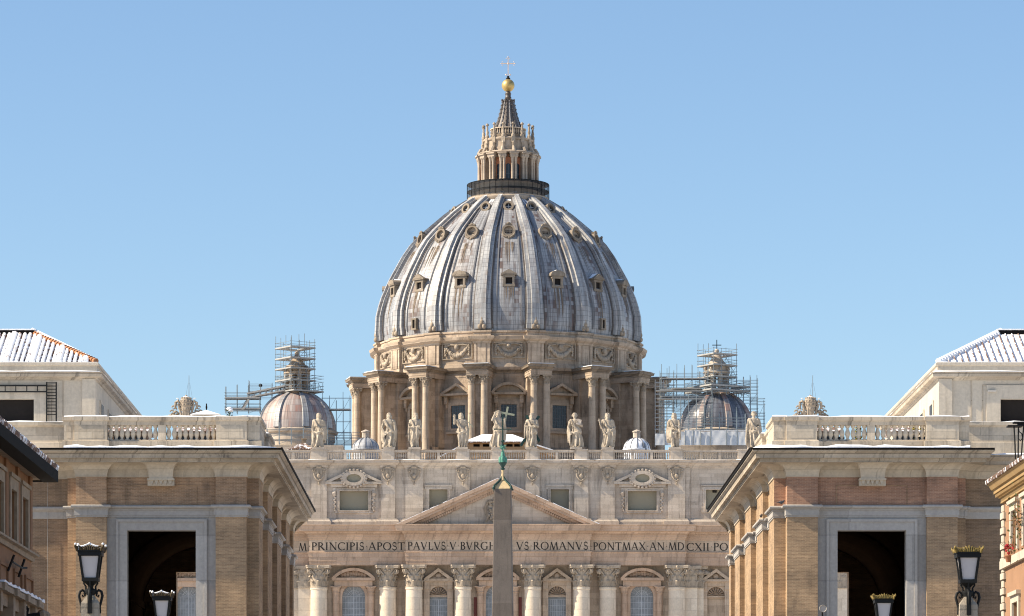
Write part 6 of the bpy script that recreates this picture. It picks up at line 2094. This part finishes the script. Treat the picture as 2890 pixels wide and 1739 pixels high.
def statue(o_px, label, seed, head=(0, 0), beard=False, curly=False, right=None, left=None, legs=False, lean=0, height=5.35, cloak=0, px=None, turn=0.0):
    r = random.Random(seed)
    x0 = PX(px, D0) if px else FX(o_px)
    base = zb3 + .12
    root = thing('statue', label, 'statue', (x0, YB, base), 'stone statues along the facade balustrade')
    MB().box(-.95, .95, -.75, .75, 0, .28).build('plinth', 'attic', root)
    H = height
    b = MB()
    ph = [r.uniform(0, 6.28) for _ in range(4)]
    kx = [(.0, .80, .62), (.06, .84, .66), (.2, .80, .62), (.38, .70, .54), (.5, .72, .52), (.6, .66, .48), (.70, .78, .50), (.78, .80, .46), (.82, .50, .36), (.845, .25, .25)]
    if legs: kx[0], kx[1], kx[2] = (.0, .42, .4), (.06, .46, .42), (.2, .56, .45)
    z_off = .28
    seg = 40

    def prof_at(v):
        for (a, rx, ry), (c, sx, sy) in zip(kx, kx[1:]):
            if a <= v <= c:
                t = (v - a) / (c - a)
                t = t * t * (3 - 2 * t)
                return rx + (sx - rx) * t, ry + (sy - ry) * t
        return kx[-1][1:]

    def body(u, v):
        v *= .845
        rx, ry = prof_at(v)
        a = 2 * pi * u
        amp = .17 * max(0, 1 - v / .62) + .06
        w = amp * (sin(7 * a + ph[0] + 3.2 * v * sin(a + ph[1])) + .6 * sin(13 * a + ph[2] - 5 * v)) * (1 if v < .74 else .3)
        w += .10 * sin(26 * v + 2.3 * a + ph[3]) * (1 if .35 < v < .68 else 0)       # sash folds
        sway = .16 * sin(v * 4.2 + ph[1]) + lean * v
        return ((rx + w) * cos(a) + sway, (ry + w) * sin(a), z_off + v * H)
    b.grid(body, seg, 34, True)
    top = [p for p in b.v[-seg:]]
    b.f += [tuple(range(seg))[::-1], tuple(range(len(b.v) - seg, len(b.v)))]
    b.m += [0, 0]
    cx = sum(p[0] for p in top) / seg
    zs = z_off + .775 * H
    sh = .66
    # head: skull, jaw, nose, brow, hair, beard
    hx, hz = cx + .12 * turn, z_off + .925 * H
    b.tube([(cx, 0, z_off + .80 * H), (hx, -.03, hz - .2)], [.3, .2], 8)
    b.ell((hx, 0, hz), (.30, .34, .41), 12, 9).ell((hx + .1 * turn, -.1, hz - .18), (.2, .24, .22), 9, 6)
    b.tube([(hx + .14 * turn, -.30, hz + .08), (hx + .2 * turn, -.42, hz - .08)], [.05, .075], 5)
    for s in (-1, 1): b.ell((hx + s * .13 + .12 * turn, -.29, hz + .10), (.10, .06, .04), 6, 4); b.ell((hx + s * .3, .02, hz), (.05, .08, .11), 6, 5)
    for i in range(30 if curly else 16):
        a = r.uniform(0, 2 * pi)
        e = r.uniform(-.1, 1.3)
        if sin(a) < -.3 and e < .75: e = .9
        q = .36 if curly else .33
        b.ell((hx + q * cos(a) * cos(e), .04 + q * sin(a) * cos(e), hz + .04 + .40 * sin(e)), r.uniform(.12, .17) if curly else .15, 6, 5)
    if not curly:
        for s in (-1, 1): b.tube([(hx + s * .3, .05, hz + .1), (hx + s * .33, .06, hz - .25), (hx + s * .3, .05, hz - .5)], [.12, .13, .07], 6)
    if beard: b.tube([(hx + .12 * turn, -.22, hz - .22), (hx + .1 * turn, -.30, hz - .5), (hx, -.3, hz - .72)], [.2, .17, .06], 7)
    # shoulders and arms
    for s in (-1, 1): b.ell((cx + s * sh, 0, zs), (.34, .36, .32), 8, 6)
    rs, ls = (cx - sh, -.02, zs), (cx + sh, -.02, zs)
    right = right or ((-.98, -.1, -1.15), (-.55, -.55, -1.75))
    left = left or ((.98, -.1, -1.1), (.45, -.6, -1.2))
    P3 = lambda q: (cx + q[0], q[1], zs + q[2])
    arm(b, rs, P3(right[0]), P3(right[1]))
    arm(b, ls, P3(left[0]), P3(left[1]))
    # mantle: hanging cloth off the forearms and a roll across the body
    for (e, h), s in ((left, 1), (right, -1)):
        if h[2] < -.5:
            for i in range(4):
                f = i / 3
                q = P3(tuple(e[j] + (h[j] - e[j]) * f for j in range(3)))
                b.tube([q, (q[0] + .06 * s, q[1] - .03, q[2] - .9), (q[0] + .1 * s * (1 - f), q[1] + .05, q[2] - 1.7 - .5 * r.random())], [.16, .18, .09], 6)
    b.tube([(cx - sh * .9, -.3, zs + .15), (cx - .2, -.55, zs - .75), (cx + .5, -.5, zs - 1.5), (cx + .8, -.2, zs - 1.9)], [.18, .2, .22, .15], 7)
    b.tube([(cx - .75, -.25, zs - 1.7), (cx - .1, -.62, zs - 1.95), (cx + .7, -.4, zs - 1.6)], [.16, .22, .16], 7)
    if cloak:
        for i in range(5):
            xx = cloak * (.55 + .11 * i)
            b.tube([(cx + xx * .9, .2, zs), (cx + xx * 1.15, .25, zs - 1.6), (cx + xx * 1.05, .22, zs - 3.4)], [.2, .22, .14], 6)
    if legs:
        for s, y in ((-1, -.25), (1, .05)):
            b.tube([(cx * .5 + s * .3, y, z_off + 2.0), (s * .36, y - .2, z_off + 1.25), (s * .34, y, z_off + .15)], [.36, .25, .18], 9)
            b.ell((s * .36, y - .25, z_off + .1), (.17, .36, .12), 8, 5)
    else:
        for s in (-1, 1): b.ell((s * .38, -.72, z_off + .1), (.2, .32, .14), 8, 5)
    o = b.build('figure', 'statue', root)
    m = o.modifiers.new('merge', 'REMESH')
    m.mode = 'VOXEL'
    m.voxel_size = .05
    m.use_smooth_shade = True
    sm = o.modifiers.new('soften', 'SMOOTH')
    sm.factor, sm.iterations = .5, 1
    return root, cx, zs, P3


def beam(mb, a, b, w):
    d = Vector(b) - Vector(a)
    L = d.length
    q = MB().box(-w, w, -w, w, 0, L)
    mb.join(q, Matrix.Translation(Vector(a)) @ d.to_track_quat('Z', 'Y').to_matrix().to_4x4())


statue(-507, 'long haired robed statue, leftmost on the balustrade, before the reddish dome', 1, px=895, right=((-.9, 0, -1.2), (-.75, -.4, -2.2)), left=((.95, 0, -1.0), (.75, -.5, -1.1)), cloak=1, turn=.4)
statue(-311, 'statue in a loose toga just right of the left small dome', 2, px=1097, right=((-1.05, .05, -1.1), (-.7, -.45, -1.9)), left=((1.0, 0, -.9), (.9, -.4, -.55)), lean=-.05, cloak=1, turn=.5)
statue(-237, 'bearded statue folding both arms across its chest, third from the left', 3, px=1169, beard=True, right=((-.95, -.2, -1.0), (.3, -.75, -.95)), left=((.9, -.2, -1.05), (-.35, -.7, -1.15)), legs=True, turn=.6)
t, cx, zs, P3 = statue(-98, 'bare legged statue raising its right hand and holding a thin crossed staff', 4, px=1303, right=((-.98, -.1, -.45), (-1.0, -.35, .55)), left=((.95, -.05, -.95), (.9, -.45, -1.0)), legs=True, cloak=1, turn=.2)
st = MB()
beam(st, P3((1.25, -.5, -2.2)), P3((1.45, -.5, 1.35)), .05)
beam(st, P3((1.15, -.5, -.2)), P3((1.95, -.5, -1.0)), .06)
beam(st, P3((1.25, -.5, 1.1)), P3((1.6, -.5, 1.15)), .045)
st.build('crossed_staff', 'palegreen', t)
t, cx, zs, P3 = statue(0, 'middle statue with one arm lifted to its brow and a large leaning metal cross behind', 5, px=1404, right=((-.95, -.3, -.25), (-.55, -.5, .75)), left=((.95, -.1, -1.1), (1.0, -.35, -.3)), beard=True, height=5.75, cloak=1, turn=-.1)
st = MB()
a, b_ = Vector(P3((.75, .35, -1.8))), Vector(P3((1.5, .3, 2.0)))
beam(st, a, b_, .15)
m_ = a + (b_ - a) * .72
beam(st, m_ + Vector((-1.75, 0, .32)), m_ + Vector((1.25, 0, -.23)), .15)
st.build('cross', 'palegreen', t)
t, cx, zs, P3 = statue(98, 'statue hugging a dark X shaped cross whose beam reaches below its feet', 6, px=1500, beard=True, right=((-1.05, -.3, -.9), (.1, -.75, -.9)), left=((.9, -.3, -.9), (.2, -.75, -.35)), turn=-.1)
st = MB()
beam(st, P3((-1.75, -.15, -3.9)), P3((1.1, .3, .85)), .2)
beam(st, P3((1.2, .3, -3.2)), P3((-.85, .5, .95)), .2)
st.build('diagonal_cross', 'bronzedark', t)
t, cx, zs, P3 = statue(222, 'curly haired statue in sweeping robes holding an open book against its shoulder', 7, px=1627, curly=True, right=((-1.05, .0, -1.0), (-.8, -.5, -1.8)), left=((1.0, -.2, -.8), (.5, -.65, -.35)), cloak=-1, turn=-.5, lean=.03)
MB().box(-.35, .35, -.08, .08, -.45, .45).xf(Matrix.Translation(P3((.55, -.75, -.2))) @ Matrix.Rotation(.3, 4, 'Y')).build('book', 'attic', t)
t, cx, zs, P3 = statue(311, 'hooded bearded statue with an open palm raised and a club hanging at its knee', 8, px=1717, beard=True, right=((-1.0, -.1, -1.05), (-1.25, -.5, -.1)), left=((1.05, .0, -1.0), (.75, -.5, -1.35)), cloak=1, turn=-.1)
st = MB().tube([P3((-1.25, -.6, -.5)), P3((-.75, -.7, -1.5)), P3((-.3, -.75, -2.2))], [.06, .1, .15], 6).build('club', 'carved', t)
t, cx, zs, P3 = statue(507, 'cloaked statue pointing a thin rod to the right, before the white sheeting', 9, px=1907, right=((-.9, .0, -1.1), (-.45, -.55, -1.2)), left=((.85, -.3, -.85), (.75, -.7, -.85)), legs=True, cloak=-1, turn=-.3)
st = MB()
beam(st, P3((.1, -.7, -.75)), P3((2.0, -.9, -1.25)), .045)
st.build('rod', 'plank', t)
statue(725, 'curly headed statue with a lowered arm and wide cloak, rightmost beside the right palace', 10, px=2131, curly=True, right=((-1.0, .0, -1.2), (-1.15, -.3, -2.3)), left=((1.0, .0, -1.0), (.7, -.5, -1.2)), cloak=1, turn=.3, height=5.6)


# ================================================================ crowned clock tops at the facade's ends
def clock_top(px, label, weeds):
    d = D0
    x = PX(px, d)
    z0 = zb3 - .2
    H = PZ(1113, d) - z0
    t = thing('tiara_sculpture', label, 'sculpture', (x, YB, z0))
    MB().box(-3.2, 3.2, -.5, 1.2, -1.2, .8).build('plinth', 'attic', t)
    b = MB()
    b.py([(-1.0, .8), (1.0, .8), (.62, H * .6), (.55, H * .78), (-.55, H * .78), (-.62, H * .6)], -.35, .6)
    for i in range(5): b.tube([(-.8 + .4 * i, -.42, .9), (-.44 + .22 * i, -.45, H * .6), (-.4 + .2 * i, -.42, H * .76)], .12, 6)
    b.lathe([(.6, H * .74), (.78, H * .755), (.74, H * .775), (.86, H * .82), (.95, H * .83), (.9, H * .845), (.93, H * .885), (1.0, H * .895), (.92, H * .91), (.84, H * .955), (.6, H * .985), (.2, H * 1.0)], 0, .1, 20)
    for zz, rr in ((H * .85, .92), (H * .915, .92), (H * .965, .76), (H * .775, .74)):
        for i in range(13):
            a = 2 * pi * i / 13 + zz
            b.ell((rr * sin(a), .1 - rr * cos(a), zz), (.13, .13, .17), 6, 5)
    b.ell((0, .1, H * 1.01), .2, 8, 6)
    rr_ = random.Random(int(px))
    for s in (-1, 1):      # crossed keys, ribbons and foliage either side
        b.tube([(s * .3, -.1, H * .5), (s * .95, -.15, H * .74), (s * 1.25, -.15, H * .86)], .2, 7)
        b.tube([(s * 1.0, -.1, H * .86), (s * 1.3, -.12, H * .925), (s * 1.62, -.1, H * .89), (s * 1.72, -.1, H * .80), (s * 1.45, -.1, H * .76)], [.16, .26, .25, .2, .1], 7)
        for cx_, cz, rr in ((2.0, .80, .24), (2.25, .72, .26), (1.65, .70, .3), (2.5, .63, .28), (2.0, .62, .3)):
            b.tube([(s * (cx_ + rr * cos(a_)), -.05 + .02 * a_, H * cz + rr * sin(a_)) for a_ in [i * .55 for i in range(11)]], [.13] * 8 + [.11, .08, .05], 6)
        for i in range(75):
            e = rr_.uniform(.5, 2.5)
            b.ell((s * e, rr_.uniform(-.35, .3), H * rr_.uniform(.52, .90 - .095 * e)), rr_.uniform(.08, .2), 6, 5)
        b.tube([(s * 2.9, 0, H * .56), (s * 2.7, 0, H * .64), (s * 2.2, 0, H * .67), (s * 1.6, 0, H * .62)], [.15, .2, .2, .15], 7)
    b.build('tiara', 'carved', t, smooth=50)
    for q, e in (((0, .1, H * .992), (.5, .45, .13)), ((-1.35, -.12, H * .965), (.22, .18, .06)), ((1.35, -.12, H * .965), (.22, .18, .06))):
        MB().ell(q, e, 10, 6).build('snow_layer', 'snow', t, smooth=60)
    rod = MB().tube([(.4, .6, H * .7), (.4, .6, PZ(1052, d) - z0)], [.06, .045], 5)
    for s in (-1, 1): rod.tube([(.4 + s * .8, .6, H * .8), (.4 + s * .12, .6, H + 2.2)], .02, 4)
    rod.build('lightning_rod', 'steel', t)
    if weeds:
        w = MB()
        for i in range(30):
            x0 = rr_.uniform(-6.2, -3.6)
            w.tube([(x0, 0, .4), (x0 + rr_.gauss(0, .3), rr_.gauss(0, .2), 1.2 + rr_.random()), (x0 + rr_.gauss(0, .6), rr_.gauss(0, .3), 1.8 + 1.2 * rr_.random())], [.03, .025, .012], 4)
        w = w.build('weeds', 'brownwall', None, loc=(x, YB + .8, z0))
        tag(w, 'dry weeds growing on the roof edge left of the right hand tiara sculpture', 'weeds')


clock_top(521, 'carved stone tiara and crossed keys peeking over the left palace balustrade', False)
clock_top(2292, 'carved stone tiara and crossed keys peeking over the right palace balustrade', True)


# ================================================================ scaffolding
def scaffold(root, cx, cy, rot, nx, ny, bay, zs, ztop, rail=True, decks=(), brace=True, rnd=1, r=.052, deckmat='plank', skip=()):
    R3 = Matrix.Translation((cx, cy, 0)) @ Matrix.Rotation(rot, 4, 'Z')
    rr_ = random.Random(rnd)
    X = [(-nx / 2 + i) * bay for i in range(nx + 1)]
    Yy = [(-ny / 2 + j) * bay for j in range(ny + 1)]
    for i, x in enumerate(X):
        for j, y in enumerate(Yy):
            if 0 < i < nx and 0 < j < ny: continue
            top = ztop + rr_.uniform(-.9, .9)
            MB().tube([(x, y, zs[0]), (x, y, top)], r, 5).xf(R3).build('pole', 'steel', root)
    for lv, z in enumerate(zs):
        mb = MB()
        hs_ = (0, .55, 1.05) if rail else (0,)
        for h in hs_:
            if lv == 0 and h == 0 and len(zs) > 2: continue
            for y in (Yy[0], Yy[-1]): mb.tube([(X[0] - .2, y, z + h), (X[-1] + .2, y, z + h)], r * .8, 4)
            for x in (X[0], X[-1]): mb.tube([(x, Yy[0] - .2, z + h), (x, Yy[-1] + .2, z + h)], r * .8, 4)
        if brace and lv < len(zs) - 1:
            for i in range(nx):
                if (i + lv) % 2 == 0:
                    y = Yy[0]
                    mb.tube([(X[i], y, z), (X[i + 1], y, zs[lv + 1])], r * .7, 4)
            for j in range(ny):
                if (j + lv) % 2 == 0: mb.tube([(X[-1], Yy[j], z), (X[-1], Yy[j + 1], zs[lv + 1])], r * .7, 4)
        if mb.v: mb.xf(R3).build('ledger_frame', 'steel', root)
        if lv in decks:
            ring = MB()
            w = bay * .8
            ring.box(X[0] - .1, X[-1] + .1, Yy[0] - .1, Yy[0] + w, z + .02, z + .14).box(X[0] - .1, X[-1] + .1, Yy[-1] - w, Yy[-1] + .1, z + .02, z + .14)
            ring.box(X[0] - .1, X[0] + w, Yy[0] + w, Yy[-1] - w, z + .02, z + .14).box(X[-1] - w, X[-1] + .1, Yy[0] + w, Yy[-1] - w, z + .02, z + .14)
            for y in (Yy[0] - .12, Yy[-1] + .08): ring.box(X[0] - .1, X[-1] + .1, y, y + .04, z + .14, z + .24)
            for x in (X[0] - .12, X[-1] + .08): ring.box(x, x + .04, Yy[0], Yy[-1], z + .14, z + .24)
            ring.xf(R3).build('deck', deckmat, root)


ds = 700.0
def SZ(zy): return PZ(920 + zy * .2426, ds)
def SX(zx): return PX(650 + zx * .2426, ds)
def SXR(zx): return PX(1840 + zx * .2426, ds)
lx0 = PX(838, ds)
sc1 = thing('scaffold_tower', 'tube scaffold wrapped round the lantern of the reddish left dome', 'scaffold', (lx0, ds, SZ(790)), in_world=True)
scaffold(sc1, lx0 - .3, ds, .62, 3, 3, 1.65, [SZ(770), SZ(650), SZ(515), SZ(395), SZ(270)], SZ(130), decks=(1, 2, 3, 4), rnd=3)
scaffold(sc1, lx0 + .4, ds, .62, 4, 4, 1.5, [SZ(780), SZ(660)], SZ(640), decks=(0,), rnd=4)
scaffold(sc1, SX(150), ds - 1, 0, 3, 1, 2.0, [SZ(1030), SZ(985), SZ(860)], SZ(735), decks=(1, 2), rnd=5)
scaffold(sc1, SX(355), ds - 1, 0, 2, 1, 2.0, [SZ(850), SZ(760)], SZ(680), rnd=6)
wk = MB()
for i in range(2):
    y = ds - 2 + i * 1.5
    for dz in (0, .75):
        wk.tube([(SX(200), y, SZ(852) + dz), (SX(640), y, SZ(762) + dz)], .14, 5)
    for k_ in range(14):
        f = k_ / 13
        x = SX(200) + (SX(640) - SX(200)) * f
        z = SZ(852) + (SZ(762) - SZ(852)) * f
        wk.tube([(x, y, z), (x + .4 * (-1) ** k_, y, z + .75)], .06, 4)
wk.box(SX(200), SX(640), ds - 2.1, ds - .4, 0, .12)
n_v = 8
wk.v[-n_v:] = [(x, y, z + SZ(852) + (SZ(762) - SZ(852)) * (x - SX(200)) / (SX(640) - SX(200)) + .8) for x, y, z in wk.v[-n_v:]]
wk.build('walkway', 'plank', sc1)
stt = MB()
beam(stt, (SX(160), ds - 2.2, SZ(985)), (SX(225), ds - 2.2, SZ(872)), .14)
beam(stt, (SX(135), ds - 1.4, SZ(985)), (SX(200), ds - 1.4, SZ(872)), .14)
for i in range(7):
    f = i / 6
    stt.box(SX(140) + (SX(205) - SX(140)) * f, SX(158) + (SX(205) - SX(140)) * f, ds - 2.2, ds - 1.4, SZ(985) + (SZ(872) - SZ(985)) * f, SZ(985) + (SZ(872) - SZ(985)) * f + .08)
stt.build('stair', 'plank', sc1)
MB().ell((SX(355), ds - 1, SZ(700)), (.35, .3, .3), 8, 6).build('bucket', 'iron', sc1)
scaffold(sc1, SX(1235), ds - 1, 0, 4, 1, 1.28 * 4 * .9 / 4 * 1.05, [SZ(1330), SZ(1250), SZ(1120), SZ(990), SZ(850)], SZ(838), rail=False, decks=(3,), rnd=8)
scaffold(sc1, SX(1290), ds - 3, 0, 5, 1, 1.28, [SZ(1440), SZ(1390), SZ(1330)], SZ(1280), rnd=9)
scaffold(sc1, SX(740), ds - 9.5, 0, 6, 1, 2.1, [SZ(1440), SZ(1390), SZ(1330), SZ(1260)], SZ(1220), rail=False, rnd=10)

rx0 = PX(2021, ds)
sc2 = thing('scaffold_tower', 'dense tube scaffold enclosing the dark wet right dome and its cross topped lantern', 'scaffold', (rx0, ds, SZ(790)), in_world=True)
scaffold(sc2, rx0 + .2, ds, .55, 3, 3, 1.62, [SZ(760), SZ(690), SZ(610), SZ(475), SZ(350)], SZ(240), decks=(2, 3, 4), rnd=13)
scaffold(sc2, rx0 + .2, ds, .55, 5, 5, 1.6, [SZ(830), SZ(780), SZ(730)], SZ(700), decks=(1, 2), rnd=14)
scaffold(sc2, SXR(370), ds - 2, 0, 6, 1, 1.35, [SZ(960), SZ(900), SZ(850), SZ(770), SZ(640)], SZ(520), decks=(2, 3, 4), rnd=15)
scaffold(sc2, SXR(1095), ds - 2, 0, 3, 1, 1.2, [SZ(1220), SZ(1050), SZ(915), SZ(800), SZ(720)], SZ(600), rail=True, rnd=16)
scaffold(sc2, SXR(1215), ds - 2, 0, 2, 1, 1.2, [SZ(1220), SZ(1100), SZ(930)], SZ(890), rnd=20)
scaffold(sc2, SXR(170), ds - 1, 0, 2, 1, 1.2, [SZ(1340), SZ(1260), SZ(1180), SZ(1100), SZ(1030), SZ(960), SZ(900), SZ(830), SZ(770)], SZ(560), rnd=17)
scaffold(sc2, SXR(440), ds - 9, 0, 5, 1, 1.35, [SZ(1330), SZ(1270), SZ(1210), SZ(1150), SZ(1090), SZ(1030), SZ(960), SZ(900)], SZ(860), rail=True, rnd=18)
scaffold(sc2, SXR(800), ds - 8.5, 0, 5, 1, 1.5, [SZ(1330), SZ(1200)], SZ(1040), rail=True, brace=False, rnd=28)
for x0, x1, zz in ((45, 620, 785), (60, 640, 878), (220, 560, 755)):
    MB().box(SXR(x0), SXR(x1), ds - 3.4, ds - 2.6, SZ(zz), SZ(zz) + .14).build('deck', 'plank', sc2)
sc3 = thing('ladder_scaffold', 'narrow ladder like scaffold climbing the rightmost drum buttress', 'scaffold', (SXR(88), 757, SZ(1340)), in_world=True)
dl = 745.0
xl0, xl1 = PX(1849, dl), PX(1873, dl)
for x in (xl0, xl1): MB().tube([(x, dl, PZ(1262, dl)), (x, dl, PZ(1072, dl))], .09, 5).build('pole', 'plank', sc3)
for i in range(17):
    py = 1080 + i * 11
    MB().tube([(xl0 - .1, dl, PZ(py, dl)), (xl1 + .1, dl, PZ(py, dl))], .09 if i % 3 else .16, 5).build('rung', 'plank', sc3)
# white sheeting round the right dome's base
sh_ = thing('scaffold_sheeting', 'white sheets hung on frames round the base of the dark right dome', 'sheeting', (SXR(560), ds - 11, SZ(1420)), in_world=True)
xs_ = [0, 115, 230, 345, 440, 525, 640, 820, 945, 1060, 1125]
for i, (a, b) in enumerate(zip(xs_, xs_[1:])):
    top = 1330 if b < 240 else 1298 + (i % 3) * 4
    y = ds - 11.5 + .12 * (i % 2)
    f = MB()
    n = 8
    f.grid(lambda u, v: (SXR(a + 4) + (SXR(b - 4) - SXR(a + 4)) * u, y + .03 * sin(u * 9 + i) * sin(v * 5), SZ(1460) + (SZ(top) - SZ(1460)) * v), n, 8)
    f.grid(lambda u, v: (SXR(a + 4) + (SXR(b - 4) - SXR(a + 4)) * u, y + .06 + .03 * sin(u * 9 + i) * sin(v * 5), SZ(1460) + (SZ(top) - SZ(1460)) * v), n, 8)
    f.build('sheet', 'sheet', sh_, smooth=80)
    MB().tube([(SXR(b), y - .1, SZ(1460)), (SXR(b), y - .1, SZ(top - 20))], .06, 5).build('pole', 'steel', sh_)
MB().box(SXR(345), SXR(1125), ds - 11.3, ds - 9.3, SZ(1296), SZ(1290)).build('snow_layer', 'snow', sh_)
